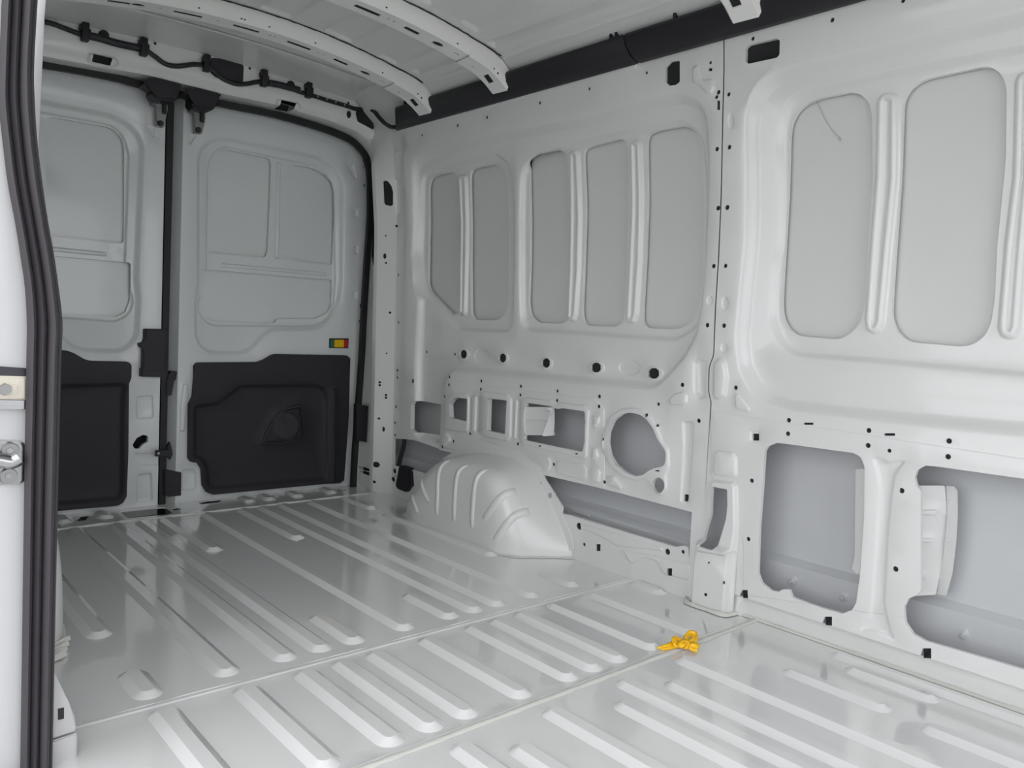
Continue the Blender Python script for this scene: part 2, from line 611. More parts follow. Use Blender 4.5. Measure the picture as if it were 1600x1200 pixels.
bead([(XL+.01, Y_S2+.004, 0.0005), (1.87, Y_S2+.004, 0.0005)], 0.015, 0.0045, 0.0008, parent=floor)
bead([(XL+.01, Y_S1-.001, 0.0), (1.87, Y_S1-.001, 0.0)], 0.006, 0.0028, 0.0003, parent=floor, m=M_FLOOR)
bead([(XL+.01, Y_SILL+.004, 0.0), (1.80, Y_SILL+.004, 0.0)], 0.011, 0.005, 0.0005, parent=floor)
bead([(1.868, -0.6, 0.001), (1.868, 1.13, 0.001)], 0.012, 0.006, 0.0006, parent=floor)
bead([(1.866, 1.28, 0.001), (1.866, 1.80, 0.001)], 0.022, 0.010, 0.002, parent=floor)

# ================================================================== RIGHT WALL
wall = struct('wall_right', 'white pressed-steel side wall with recessed window panels, cut-outs and bolt holes')
A = crop(600, 180, 3.0769); B = crop(600, 520, 3.0769); C4 = crop(700, 0, 2.963)
C = crop(1040, 0, 2.857); D = crop(1040, 380, 2.857); E = crop(1040, 700, 2.857)
G = crop(540, 340, 5.455); Hh = crop(540, 560, 5.0); I6 = crop(540, 140, 6.0); J = crop(690, 590, 6.6667)

seam_px = [(1131, 50), (1129, 200), (1127, 300), (1123, 400), (1118, 480), (1115, 555), (1108, 574), (1107, 610), (1111, 628),
           (1109, 660), (1105, 722), (1103, 760), (1100, 960)]
seam = W(seam_px)
top_z = 1.60
rear_out = [(seam[0][0], top_z)]+[(y+0.0016, z) for y, z in seam[:-1]]+[(seam[-2][0], -0.01), (2.93, -0.01), (2.93, 1.44), (2.99, 1.52), (2.99, 1.64)]
front_out = [(seam[0][0], top_z)]+[(y-0.0016, z) for y, z in seam[:-1]]+[(seam[-2][0]-0.003, -0.01), (-0.75, -0.01), (-0.75, top_z)]

# --- rear panel
belt = 0.032
R1 = [(640, 250), (672, 232), (700, 226), (801, 202), (902, 182), (1004, 152), (1060, 141), (1092, 152), (1106, 180), (1110, 240), (1109, 320),
      (1104, 420), (1098, 480), (1089, 528), (1068, 565), (1044, 592), (1022, 612), (960, 607), (704, 582), (696, 600), (687, 697), (668, 692), (646, 687),
      (646, 560), (650, 470), (645, 440), (640, 400), (640, 330)]
R2a = A((172, 320), (180, 280), (215, 255), (540, 178), (590, 215), (618, 290), (628, 500), (622, 1000), (595, 1050), (350, 1040), (300, 990), (165, 850), (165, 600))
R2b = A((650, 290), (672, 225), (730, 180), (1000, 95), (1430, 15), (1500, 45), (1540, 110), (1556, 250), (1558, 500), (1552, 800), (1545, 920), (1510, 1030),
        (1400, 1095), (1260, 1085), (650, 1040), (645, 850), (645, 500))
o2 = 0.052
feats = [feat(W(R1), belt, 0.030, r=0.09, seg=0.04),
         feat(W(R2a, belt), 0.020, 0.018, r=0.07, seg=0.04),
         feat(W(R2b, belt), 0.020, 0.020, r=0.08, seg=0.04)]
panes = [A((213, 345), (225, 300), (262, 285), (330, 272), (352, 290), (362, 360), (366, 700), (365, 900), (355, 950), (335, 962), (225, 850), (210, 815), (213, 600)),
         A((412, 290), (420, 265), (450, 250), (540, 235), (575, 260), (592, 310), (600, 600), (598, 900), (582, 955), (550, 986), (440, 985), (418, 960), (415, 700), (416, 500)),
         A((697, 270), (705, 225), (750, 190), (855, 167), (878, 190), (885, 240), (893, 500), (890, 800), (885, 980), (860, 1003), (740, 998), (700, 960), (693, 900), (700, 700), (700, 450)),
         A((958, 190), (965, 165), (990, 150), (1140, 112), (1165, 130), (1172, 170), (1176, 400), (1168, 700), (1155, 960), (1145, 1000), (1115, 1018), (980, 1012), (955, 985), (950, 940), (960, 700), (966, 400)),
         A((1262, 130), (1270, 95), (1310, 75), (1440, 52), (1490, 68), (1520, 110), (1530, 200), (1540, 500), (1530, 800), (1518, 920), (1490, 990), (1420, 1030), (1270, 1025), (1243, 1000), (1241, 950), (1255, 700), (1265, 400))]
vribs = [A((363, 285), (405, 285), (412, 500), (408, 750), (402, 950), (395, 968), (368, 965), (370, 750), (372, 500)),
         A((895, 185), (910, 168), (935, 168), (946, 190), (956, 500), (950, 750), (935, 960), (925, 992), (898, 992), (886, 975), (895, 750), (900, 500)),
         A((1186, 140), (1200, 120), (1230, 118), (1245, 140), (1252, 400), (1245, 700), (1228, 960), (1213, 1004), (1180, 1002), (1168, 980), (1182, 700), (1192, 400))]
pane_holes = []
for p in panes:
    q = W(p, o2); pane_holes.append(q)
for v in vribs:
    q = W(v, o2)
    feats.append(feat(q, -0.013, 0.009, r=0.02, part='stiffening_rib', seg=0.06))
    gi = inward(fillet(q, 0.02), 0.014)
    if gi is not None: feats.append(feat(gi, 0.006, 0.006, raw=True, seg=0.06))
holes = [(p, 0.012, 0.06) for p in pane_holes]

h_rear = [B((160, 345), (168, 330), (180, 327), (275, 345), (268, 492), (175, 478), (158, 462)),
          B((322, 345), (335, 322), (355, 310), (408, 318), (405, 425), (325, 408)),
          B((508, 315), (598, 325), (590, 487), (503, 470))]
holes.append((W(h_rear[0], belt), 0.02, 0.006))
holes.append((W(h_rear[1]), 0.02, 0.006))
holes.append((W(h_rear[2]), 0.02, 0.006))
h3 = J((893, 300), (895, 270), (915, 262), (1165, 300), (1215, 325), (1245, 325), (1265, 316), (1500, 348), (1512, 370), (1512, 450), (1524, 465), (1510, 485), (1510, 640), (1516, 665), (1502, 685), (1490, 765), (1460, 770), (890, 650), (877, 640), (878, 610), (900, 598), (880, 560), (872, 440), (880, 340))
holes.append((W(h3), 0.014, 0.003))
h4 = B((1080, 530), (1085, 475), (1108, 422), (1148, 391), (1190, 383), (1235, 393), (1270, 417), (1300, 460), (1320, 510), (1345, 545), (1362, 575), (1357, 640), (1300, 652), (1280, 662), (1250, 683), (1215, 690), (1168, 672), (1120, 635), (1092, 590))
holes.append((W(h4), 0.014, 0.03))


def pcirc(K, x, y, rx, ry, n=14): return K(*circle((x, y), rx, ry, n))


holes.append((W(pcirc(B, 1325, 733, 30, 38)), 0.012, 0.002))
for (x, y, rx, ry) in ((385, 103, 17, 20), (573, 121, 18, 21), (782, 145, 20, 22), (1023, 167, 24, 23), (1300, 195, 27, 25)):
    holes.append((W(B((x-rx, y-ry*.5), (x-rx*.5, y-ry), (x+rx*.5, y-ry), (x+rx, y-ry*.5), (x+rx, y+ry*.5), (x+rx*.5, y+ry), (x-rx*.5, y+ry), (x-rx, y+ry*.5)), belt), 0.008, 0.004, True))
    feats.append(feat(W(pcirc(B, x, y+1, rx*1.75, ry*1.6, 16), belt), -0.005, 0.006, raw=True, seg=0.02))
EMB = 0.0065


def emb(K, *pts, d=-EMB, w=0.006, r=0.012, off=0.0, part=None):
    feats.append(feat(W(K(*pts), off), d, w, r=r, seg=0.05, part=part))


# frames and swages of the lower rear panel
emb(J, (35, 300), (60, 200), (130, 150), (270, 165), (300, 200), (298, 480), (285, 570), (230, 575), (60, 545), (30, 500))
emb(J, (405, 200), (430, 150), (480, 140), (700, 170), (745, 220), (735, 620), (700, 665), (640, 660), (450, 615), (400, 570))
emb(J, (825, 260), (845, 210), (900, 200), (1150, 232), (1200, 275), (1260, 250), (1500, 285), (1552, 340), (1530, 830), (1500, 850), (860, 705), (820, 640))
emb(J, (318, 200), (370, 182), (382, 220), (365, 560), (330, 575), (312, 540), d=-0.006)
emb(J, (765, 240), (790, 225), (805, 250), (785, 640), (760, 650), (752, 600), d=-0.005)
emb(J, (22, 590), (70, 580), (105, 625), (95, 670), (40, 720), (15, 690))
emb(J, (1010, 810), (1130, 825), (1155, 880), (1145, 950), (1110, 985), (1085, 975), (1005, 850), d=-0.005)
emb(J, (1205, 850), (1490, 900), (1525, 940), (1520, 1050), (1490, 1080), (1215, 1000), (1200, 960), d=-0.004)
emb(B, (1010, 395), (1045, 400), (1040, 440), (1020, 462), (1005, 450))
emb(B, (1003, 548), (1030, 555), (1038, 600), (1020, 618), (1000, 605))
emb(B, (998, 645), (1035, 650), (1048, 670), (1040, 720), (1015, 722), (995, 700))
emb(B, (1078, 688), (1110, 690), (1150, 740), (1140, 757), (1085, 735), (1072, 710))
emb(B, (1437, 425), (1485, 425), (1492, 460), (1470, 815), (1455, 832), (1420, 815), (1435, 600), d=0.004)
emb(B, (1368, 320), (1400, 288), (1440, 280), (1462, 292), (1462, 340), (1440, 352), (1380, 348))
# speaker ring and its ear
feats.append(feat(W(B((1048, 530), (1060, 450), (1090, 395), (1140, 362), (1195, 355), (1245, 365), (1262, 378), (1290, 400), (1320, 450), (1345, 520), (1375, 555), (1378, 640),
                      (1362, 690), (1366, 750), (1345, 785), (1310, 780), (1290, 745), (1262, 705), (1215, 715), (1160, 700), (1100, 655), (1062, 600))), -EMB, 0.007, r=0.02, seg=0.03))
for (x, y, rx, ry) in ((470, 112, 38, 38), (1180, 168, 55, 42)):
    feats.append(feat(W(pcirc(B, x, y, rx, ry, 16), belt), 0.004, 0.006, raw=True, seg=0.02))
emb(D, (120, 530), (140, 510), (186, 520), (178, 600), (180, 700), (140, 700), (122, 670), d=0.016, w=0.012)
emb(D, (70, 790), (120, 790), (128, 810), (105, 1140), (90, 1165), (62, 1155), (75, 900), d=0.003)
feats.append(feat(W(pcirc(D, 197, 255, 16, 22, 14)), 0.003, 0.005, raw=True, seg=0.02))
# crease where the lower panel is joined on
emb(J, (20, 12), (800, 122), (1600, 215), (1700, 330), (1700, 1160), (1100, 1030), (1050, 1010), (820, 780), (400, 650), (150, 760), (-20, 720), (-10, 200), d=-0.0022, w=0.003, r=0.01)
emb(C4, (-240, 606), (-20, 556), (190, 508), (200, 498), (868, 318), (880, 300), (872, 280), (0, 520), (-240, 580), d=-0.004, w=0.003, r=0.004)
emb(C4, (1128, 310), (1160, 295), (1172, 330), (1180, 365), (1230, 362), (1240, 400), (1225, 440), (1195, 440), (1160, 400), (1130, 385), d=-0.005, w=0.008)
emb(I6, (450, 640), (460, 585), (500, 560), (510, 580), (480, 620), (465, 665), d=-0.004, w=0.005)
# floor-side sill: swages
emb(B, (930, 912), (1000, 925), (1340, 1030), (1340, 1050), (1130, 1030), (1000, 962), (925, 940), d=-0.004, w=0.006)
emb(B, (1095, 1030), (1135, 1040), (1190, 1115), (1255, 1085), (1310, 1100), (1350, 1165), (1480, 1195), (1475, 1110), (1320, 1072), d=-0.004, w=0.006)
# cavity openings
cav1 = W(B((765, 685), (800, 690), (1100, 762), (1495, 866), (1493, 1094), (1468, 1090), (1463, 1032), (1440, 1023), (1400, 1030), (1250, 985), (930, 888), (900, 878), (850, 868), (780, 860)))
holes.append((cav1, 0.012, 0.003))
cav2 = W(Hh((373, 627), (460, 630), (540, 640), (725, 704), (735, 715), (830, 737), (1150, 800), (1100, 1000), (600, 892), (480, 860), (370, 838)))
holes.append((cav2, 0.012, 0.003))
# bolt holes
holes += dots(B, [(313, 212), (313, 250), (466, 232), (466, 271), (657, 257), (657, 299), (833, 280), (833, 325), (1035, 306, 2.4), (1035, 354, 2.4), (292, 306), (415, 485),
                  (335, 521), (280, 548), (645, 534), (818, 633), (1060, 718), (1058, 511), (1434, 250, 2.6), (1319, 343, 2.2), (1513, 422, 2.4), (1503, 595, 2.4),
                  (1266, 397, 2.4), (1316, 446, 1.8), (938, 930, 4.2), (962, 1018, 2), (1363, 1053, 3.6), (1437, 1053, 2.4)], 2.1, asp=1.0)
holes += dots(B, [(340, 103), (204, 92)], 1.8, off=belt)
holes += dots(C4, [(44, 581), (180, 543), (425, 476), (654, 411), (919, 337), (1252, 427, 2.8), (1243, 449, 2.4), (1215, 290), (1245, 690, 2.8)], 2.0)
holes += dots(A, [(182, 95), (353, 48)], 1.8)
holes += dots(C, [(234, 929, 3.0)])+dots(D, [(214, 102, 2.8), (186, 366, 2.8), (74, 632, 2.6), (148, 793, 2.6), (138, 953, 2.6)], 2.6)
holes += dots(Hh, [(402, 93), (403, 150), (392, 379), (384, 503), (384, 600), (264, 187, 1.4), (264, 209, 1.4), (313, 286, 1.4), (313, 307, 1.4), (258, 470, 1.4),
                   (236, 830, 3.4), (220, 965, 1.8), (382, 880, 3), (372, 945, 3), (390, 920, 1.2)], 1.7)
holes += dots(G, [(434, 72), (448, 488), (449, 893), (376, 810, 1.4), (342, 386, 1.3), (346, 1157, 1.0), (340, 155, 1.0)], 1.6)
holes += [(W(pcirc(G, 331, 328, 17, 25, 12)), 0.004, 0.001, True), (W(pcirc(Hh, 294, 553, 14, 21, 12)), 0.004, 0.001, True)]
holes += quads(B, [(168, 232, 4, 6)], off=belt)+quads(B, [(1447, 795, 7, 11), (1030, 1033, 7, 11), (1377, 1150, 8, 12), (757, 544, 5, 2), (933, 581, 5, 2), (1320, 663, 7, 2)])
holes += quads(C4, [(1252, 487, 5, 15), (1214, 322, 6, 5)])
holes += [(W(C4((1008, 310), (1030, 285), (1073, 279), (1073, 380), (1055, 393), (1025, 397), (1008, 380))), 0.008, 0.006, True)]
holes += [(W(I6((343, 858), (370, 850), (400, 862), (430, 905), (445, 960), (444, 1080), (425, 1092), (365, 1080), (352, 1060))), 0.006, 0.004, True)]
feats.append(feat(W(I6((430, 830), (480, 810), (530, 850), (560, 950), (550, 1080), (500, 1200), (465, 1180), (450, 950))), 0.012, 0.02, r=0.03, seg=0.03))
holes.append((W(crop(1080, 560, 2.857)((80, 550), (176, 568), (182, 660), (168, 760), (125, 862), (35, 846), (62, 690))), 0.0, 0.004))
sheet('rear_wall_panel', map_wall, rear_out, feats, holes, 0.05, M_WALL, wall, edge_t=0.0, hlines=(0.050, 0.058), vlines=(2.762, 2.778, 2.8449, 2.848, 2.905))

# --- front panel
feats = []; holes = []
R1f = C((345, 1086), (345, 600), (350, 500), (390, 390), (470, 315), (560, 285), (1000, 180), (1600, 30), (2600, -220)) + \
      D((2600, 1010), (1600, 872), (1000, 812), (560, 758), (440, 725), (370, 665), (318, 560), (303, 420), (325, 200))
R2f = C((488, 1086), (485, 640), (495, 530), (520, 460), (560, 422), (620, 395), (1000, 308), (1600, 190), (2600, -20)) + \
      D((2600, 740), (1600, 605), (1000, 548), (570, 512), (490, 450), (452, 330), (462, 100))
feats += [feat(W(R1f), belt, 0.034, r=0.10, seg=0.05), feat(W(R2f, belt), 0.020, 0.018, r=0.10, seg=0.05)]
pf = [C((553, 620), (560, 550), (590, 495), (635, 457), (690, 438), (830, 410), (880, 425), (912, 465), (922, 520), (925, 800)) + D((905, 0), (890, 280), (872, 350), (832, 400), (775, 430), (595, 415), (545, 380), (520, 320), (518, 250), (530, 50)) + C((548, 800),),
      C((1058, 520), (1062, 450), (1092, 395), (1150, 355), (1400, 300), (1450, 298), (1500, 330), (1523, 390), (1520, 700)) + D((1482, 0), (1470, 250), (1455, 350), (1430, 410), (1380, 450), (1325, 462), (1090, 442), (1035, 400), (1008, 335), (1014, 200), (1028, 0)) + C((1050, 750),),
      C((1680, 400), (1700, 330), (1800, 290), (2200, 190), (2280, 250), (2290, 600)) + D((2260, 200), (2200, 500), (1700, 470), (1640, 380), (1660, 0)) + C((1670, 800),)]
pfh = [W(p, o2) for p in pf]
holes += [(p, 0.012, 0.08) for p in pfh]
vf = [C((943, 460), (958, 425), (990, 411), (1030, 413), (1050, 440), (1047, 800)) + D((1018, 0), (985, 360), (965, 400), (930, 412), (898, 395), (888, 350), (912, 0)) + C((935, 800),),
      C((1556, 370), (1572, 332), (1605, 316), (1645, 320), (1665, 345), (1650, 800)) + D((1620, 60), (1595, 385), (1570, 428), (1525, 435), (1492, 415), (1480, 380), (1510, 0)) + C((1545, 800),)]
for v in vf:
    q = W(v, o2)
    feats.append(feat(q, -0.013, 0.010, r=0.022, part='stiffening_rib', seg=0.06))
    gi = inward(fillet(q, 0.022), 0.016)
    if gi is not None: feats.append(feat(gi, 0.006, 0.006, raw=True, seg=0.06))
o1 = E((444, 12), (458, -8), (500, -24), (840, 22), (872, 40), (889, 80), (888, 300), (870, 560), (852, 690), (835, 722), (790, 740), (690, 712), (562, 665), (556, 630), (520, 632), (507, 642), (472, 636), (430, 604), (413, 560), (420, 350), (432, 200))
o2h = E((1113, 130), (1125, 98), (1160, 78), (1210, 82), (1600, 137), (2300, 240), (2300, 1210), (1600, 990), (1160, 862), (1105, 832), (1070, 780), (1066, 710), (1085, 672), (1120, 658), (1140, 640), (1140, 190), (1122, 166))
holes += [(W(o1), 0.010, 0.012), (W(o2h), 0.010, 0.008)]
foot_cut = W(crop(1080, 560, 2.857)((80, 550), (176, 568), (182, 660), (168, 760), (125, 862), (35, 846), (62, 690)))
holes.append((foot_cut, 0.0, 0.004))
holes += [(W(C((358, 212), (375, 200), (495, 172), (510, 180), (508, 245), (495, 258), (370, 285), (357, 275))), 0.010, 0.006, True)]
emb(D, (918, 960), (935, 948), (965, 952), (995, 972), (1020, 965), (1060, 962), (1078, 975), (1030, 1040), (1015, 1150), (1000, 1300), (985, 1600), (1000, 1690), (1030, 1780), (985, 1760), (940, 1740),
    (850, 1735), (900, 1670), (915, 1600), (938, 1250), (950, 1100), (938, 1020), d=0.006, w=0.010)
emb(D, (306, 690), (312, 668), (328, 672), (382, 738), (372, 757), (312, 742), d=-0.004)
for (x, y, rx, ry) in ((265, 268, 18, 34), (260, 468, 18, 25)):
    feats.append(feat(W(pcirc(D, x, y, rx, ry, 14)), 0.003, 0.005, raw=True, seg=0.02))
feats.append(feat(W(pcirc(C, 292, 540, 17, 38, 14)), 0.003, 0.005, raw=True, seg=0.02))
emb(D, (212, 530), (240, 505), (275, 520), (288, 600), (275, 690), (235, 705), (208, 690), d=-0.010, w=0.014, r=0.02)
emb(D, (200, 748), (1600, 960), (2600, 1110), (2600, 1900), (345, 1570), (345, 1320), (200, 1030), d=-0.0016, w=0.003, r=0.01)
emb(D, (375, 835), (420, 835), (428, 885), (415, 892), (378, 885), d=0.003, w=0.004, r=0.006)
emb(C, (352, 460), (375, 400), (430, 330), (470, 300), (475, 312), (440, 345), (395, 400), (365, 465), d=-0.002, w=0.009, r=0.02)
holes += dots(C, [(281, 421), (284, 657, 2.8), (275, 926, 3.0), (744, 89, 2.8), (389, 172, 2.6), (1060, 3, 2.6)], 2.6)
holes += dots(D, [(267, 101, 2.6), (260, 368, 2.8), (313, 645, 2.6), (550, 790, 2.8), (547, 850, 2.8), (907, 836, 3), (905, 903, 3), (1265, 883, 3.2), (1262, 953, 3.2), (386, 1060, 2.6)], 2.7)
holes += dots(E, [(371, 406, 2.6), (1055, 190, 3.2), (1028, 540, 3.2), (1000, 12, 2.4)], 3)
holes += quads(D, [(638, 806, 15, 3.4), (1000, 854, 17, 4), (402, 866, 10, 11)])
holes += quads(E, [(355, 652, 9, 13), (727, 773, 11, 14), (1167, 917, 13, 16)])
sheet('front_wall_panel', map_wall, front_out, feats, holes, 0.05, M_WALL, wall, edge_t=0.0, hlines=(0.050, 0.058))


# --- outer skin: one infill per window, one long skin behind the lower cut-outs
def grow(P, g):
    P = fillet(P, 0.01)
    q = inward(P[::-1].copy(), g)      # reversed winding grows it
    return q if q is not None else P


def grow2(P, g):
    P = fillet(P, 0.01)
    c = P.mean(0)
    return [tuple(c+(p-c)*(1+g/np.linalg.norm(p-c))) for p in P]


for q in pane_holes+pfh:
    sheet('infill_panel', lambda u, v, d: (wall_x(u, v)+o2+0.016+d+0.004*np.cos((v-0.9)*2.2), u, v), grow2(fillet(q, 0.05), 0.020), [], [], 0.06, M_PANE, wall)


def map_skin(u, v, d):
    return (np.interp(v, [-0.1, 0.05, 0.128, 0.150, 0.166, 0.62, 0.9, 1.7], [1.966, 1.958, 1.940, 1.938, 1.962, 1.968, 1.95, 1.90])+d, u, v)


def SK(pts):
    r_ = []
    for p in pts:
        d_ = ray(p); X = 1.95
        for _ in range(20):
            q_ = CAM+d_*(X/d_[0]); X = 0.5*X+0.5*float(map_skin(q_[1], q_[2], 0.0)[0])
        r_.append((q_[1], q_[2]))
    return r_


sf = []
for (K_, x, y, rr) in ((E, 568, 594, 26), (E, 798, 665, 26), (E, 1333, 832, 28), (B, 982, 893, 14), (B, 1165, 952, 12)):
    sf.append(feat(SK(pcirc(K_, x, y, rr, rr, 14)), -0.006, 0.008, raw=True, seg=0.02))
    sf.append(feat(SK(pcirc(K_, x, y, rr*0.4, rr*0.4, 10)), -0.006, 0.003, raw=True, seg=0.02))
sf.append(feat(SK(B((795, 700), (905, 800), (1500, 985), (1500, 1300), (780, 1150), (760, 800))), -0.022, 0.02, r=0.02))
sf.append(feat(SK(B((935, 840), (1015, 868), (1010, 885), (930, 858))), -0.008, 0.005, r=0.004))
sheet('outer_skin', map_skin, [(-0.75, -0.05), (3.0, -0.05), (3.0, 1.70), (-0.75, 1.70)], sf, [], 0.10, M_SKIN, wall, hlines=(0.05, 0.128, 0.150, 0.166), angle=24)


mk = W(C((672, 452), (690, 490), (715, 540), (750, 590), (775, 612), (782, 625), (770, 622), (776, 612)), o2+0.0125)
sweep('scuff_mark', catmull([np.array([float(wall_x(y, z))+o2+0.0125, y, z]) for y, z in mk], 4), [(-0.0007, 0), (0.0007, 0), (0.0007, 0.0006), (-0.0007, 0.0006)],
      mat('grey_scuff', (0.42, 0.42, 0.41), 0.7), wall, up=(1, 0, 0))
# bent-in brackets in the lower cut-outs
def wall_patch(name, px, off0, off1, m, nribs=(), thick=0.002, ribd=-0.004, edge=None):
    """small plate whose left edge sits at wall depth off0 and right edge at off1"""
    ya = [W([p])[0][0] for p in px]
    y0 = W([px[int(np.argmax(ya))]], off0)[0][0]; y1 = W([px[int(np.argmin(ya))]], off1)[0][0]

    def place(pts):
        out = []
        for p in pts:
            of = off0
            for _ in range(8):
                q = W([p], of)[0]
                of = off0+(off1-off0)*min(max((y0-q[0])/(y0-y1), -0.1), 1.1)
            out.append(q)
        return out
    ys = place(px)

    def mp(u, v, d):
        t = (y0-u)/(y0-y1)
        return (wall_x(u, v)+off0+(off1-off0)*t+d, u, v)
    fs = [feat(place(r_), ribd, 0.004, r=0.004, seg=0.03) for r_ in nribs]
    return sheet(name, mp, ys, fs, [], 0.03, m, wall, r=0.004, edge_t=0.003)[0]


wall_patch('bracket', E((1040, 175), (1120, 168), (1245, 168), (1258, 300), (1240, 480), (1205, 655), (1120, 660), (1010, 665)), -0.001, 0.085, M_WALL,
           [E((1085, 278), (1210, 272), (1222, 288), (1210, 303), (1085, 300)), E((1075, 402), (1195, 400), (1205, 412), (1192, 426), (1075, 425)),
            E((1060, 566), (1160, 562), (1170, 575), (1160, 588), (1060, 588)),
            E((1055, 222), (1095, 222), (1095, 240), (1055, 238)), E((1045, 345), (1090, 345), (1090, 360), (1045, 360)), E((1035, 472), (1078, 474), (1078, 490), (1035, 488)), E((1025, 625), (1070, 626), (1070, 642), (1025, 640))])
wall_patch('bracket_lip', E((1252, 168), (1290, 172), (1302, 190), (1303, 300), (1296, 420), (1280, 560), (1252, 660), (1205, 652), (1240, 480), (1258, 300)), 0.085, 0.070, M_WALL,
           [E((1236, 228), (1275, 232), (1275, 246), (1236, 246)), E((1230, 402), (1265, 404), (1265, 416), (1230, 416)), E((1190, 574), (1230, 576), (1230, 590), (1190, 588))])
wall_patch('bracket', J((850, 305), (1170, 305), (1172, 450), (1165, 600), (850, 600)), -0.0045, 0.010, M_WALL,
           [J((850, 350), (915, 350), (915, 366), (850, 366)), J((1105, 350), (1160, 350), (1160, 366), (1105, 366)), J((870, 436), (1120, 436), (1130, 460), (1110, 462), (870, 445)),
            J((850, 540), (905, 540), (905, 556), (850, 556)), J((1118, 538), (1170, 538), (1170, 556), (1118, 556))])
wall_patch('bracket_lip', J((1160, 305), (1180, 318), (1190, 340), (1188, 480), (1196, 600), (1160, 606)), 0.010, 0.026, M_WALL)
wall_patch('bracket', E((848, 95), (888, 92), (888, 300), (870, 562), (850, 560), (832, 540), (845, 480)), 0.040, 0.030, M_WALL, [], edge=1)

# pillar foot at the seam between the two side panels
PF = I6b = crop(1080, 560, 2.857)
pw = lambda *p: W(PF(*p), -0.02)


def map_foot(u, v, d):
    return (1.843+d, u, v)


def PFX(pts, off=0.0):
    return [tuple(at_x(p, 1.843-off)[1:]) for p in PF(*pts)]


foot_out = [(1.135, -0.001), (1.285, -0.001), (1.292, 0.52), (1.135, 0.52)]
ff = [feat(PFX([(85, 425), (110, 400), (190, 410), (208, 440), (208, 545), (85, 530)], 0.012), -0.012, 0.012, r=0.02, seg=0.03),
      feat(PFX([(76, 560), (90, 538), (180, 548), (197, 570), (199, 760), (185, 870), (160, 884), (28, 862), (30, 830), (70, 700)], 0.02), -0.018, 0.010, r=0.012, seg=0.03),
      feat([(1.142, -0.05), (1.262, -0.05), (1.262, 0.176), (1.25, 0.184), (1.142, 0.184)], -0.026, 0.012, r=0.010, seg=0.03)]
hh = [(PFX([(92, 572), (160, 585), (162, 660), (155, 720), (115, 852), (50, 835), (80, 700)], 0.018), 0.012, 0.004)]
for (x, y, rr, of) in ((129, 540, 9, 0.005), (78, 912, 5, 0.026), (64, 1055, 8, 0.026)):
    hh.append((PFX(circle((x, y), rr, rr, 10), of), 0.004, 0.0005, True))
hh.append((PFX([(141, 994), (148, 994), (148, 1008), (141, 1008)], 0.026), 0.004, 0.0005, True))
sheet('pillar_foot', map_foot, foot_out, ff, hh, 0.03, M_WALL, wall, edge_t=0.0)
bead([(1.865, 1.13, 0.002), (1.84, 1.138, 0.002), (1.814, 1.146, 0.002), (1.810, 1.20, 0.002), (1.812, 1.262, 0.002), (1.85, 1.285, 0.002)], 0.016, 0.008, 0.002, parent=wall)

# ================================================================== REAR FRAME
back = struct('wall_back', 'white rear door frame with rounded header above the two rear doors')
R2 = crop(300, 0, 3.2); K4 = crop(60, 0, 5.3333); K5 = crop(340, 0, 4.4444)
ap_px = [(71, 101), (223, 131), (341, 159), (425, 176), (500, 198), (540, 214), (557, 227), (568, 241), (574.5, 257), (577.5, 275), (578, 340), (573, 413), (567.5, 505), (565, 560), (555, 700), (551.5, 768)]
ap = [tuple(at_y(p, 3.06)[[0, 2]]) for p in ap_px]
apx = [(x, z) for x, z in ap]
right = apx[5:]                          # corner and right side
left = [(2*CX-x, z) for x, z in right]
aperture = apx[1:]+[(apx[-1][0], -0.1), (left[-1][0], -0.1)]+left[::-1]
aperture = [p for p in aperture]
def roof_z(x, Y=0.0):
    k = np.clip((np.asarray(Y, float)-2.58)/0.16, 0, 1); k = k*k*(3-2*k)
    return 1.688+0.004*k-(0.075-0.047*k)*((np.asarray(x, float)-CX)/0.62)**2




def map_frame(u, v, d):
    t = np.clip((np.asarray(v, float)-1.36)/0.14, 0, 1); t = t*t*(3-2*t)
    Y = 2.895+0.075*t-0.10*np.clip(np.asarray(v)-1.60, 0, 0.2)+d
    return (u, np.minimum(Y, 3.052), v)


def FR(pts):
    r_ = []
    for p in pts:
        Y = 2.9
        for _ in range(10):
            q_ = at_y(p, Y); Y = 0.5*Y+0.5*float(map_frame(q_[0], q_[2], 0.0)[1])
        r_.append((q_[0], q_[2]))
    return r_


apP = fillet(aperture, 0.03)
exp = []
cc = np.array([CX, 0.7])
a_, c_ = np.roll(apP, 1, axis=0), np.roll(apP, -1, axis=0)
tt = c_-a_; tt /= np.linalg.norm(tt, axis=1, keepdims=True)
nn = np.stack([tt[:, 1], -tt[:, 0]], 1)
side = np.clip((apP[:, 1]-1.25)/0.2, 0, 1)
expP = apP+nn*(0.026-0.012*side)[:, None]
bendP = apP+nn*(0.034+0.020*side)[:, None]
fr_out = [(0.27, -0.02), (1.836, -0.02), (1.836, 1.52), (1.832, 1.60), (1.80, 1.66), (CX, 1.71), (0.38, 1.67), (0.295, 1.60), (0.27, 1.5)]
fr_holes = [(apP, 0.0, 0.0)]
ffe = [dict(P=expP, d=0.150, w=0.011, part=None, m=None, seg=0.05, label=None),
       dict(P=bendP, d=0.016, w=0.036, part=None, m=None, seg=0.05, label=None)]
frh = [FR(K4((1440, 480), (1520, 487), (1700, 530), (1712, 560), (1705, 700), (1600, 690), (1470, 640), (1432, 605))),
       FR(K5((955, 790), (965, 760), (1010, 738), (1070, 745), (1090, 770), (1092, 885), (1075, 900), (970, 845))),
       FR(K5(*circle((910, 795), 17, 27, 12))), FR(K5(*circle((505, 590), 24, 32, 12))), FR(K4(*circle((543, 295), 42, 40, 12))),
       FR(K4((455, 447), (615, 487), (603, 545), (447, 510))), FR(K5((445, 690), (547, 715), (533, 762), (437, 735)))]
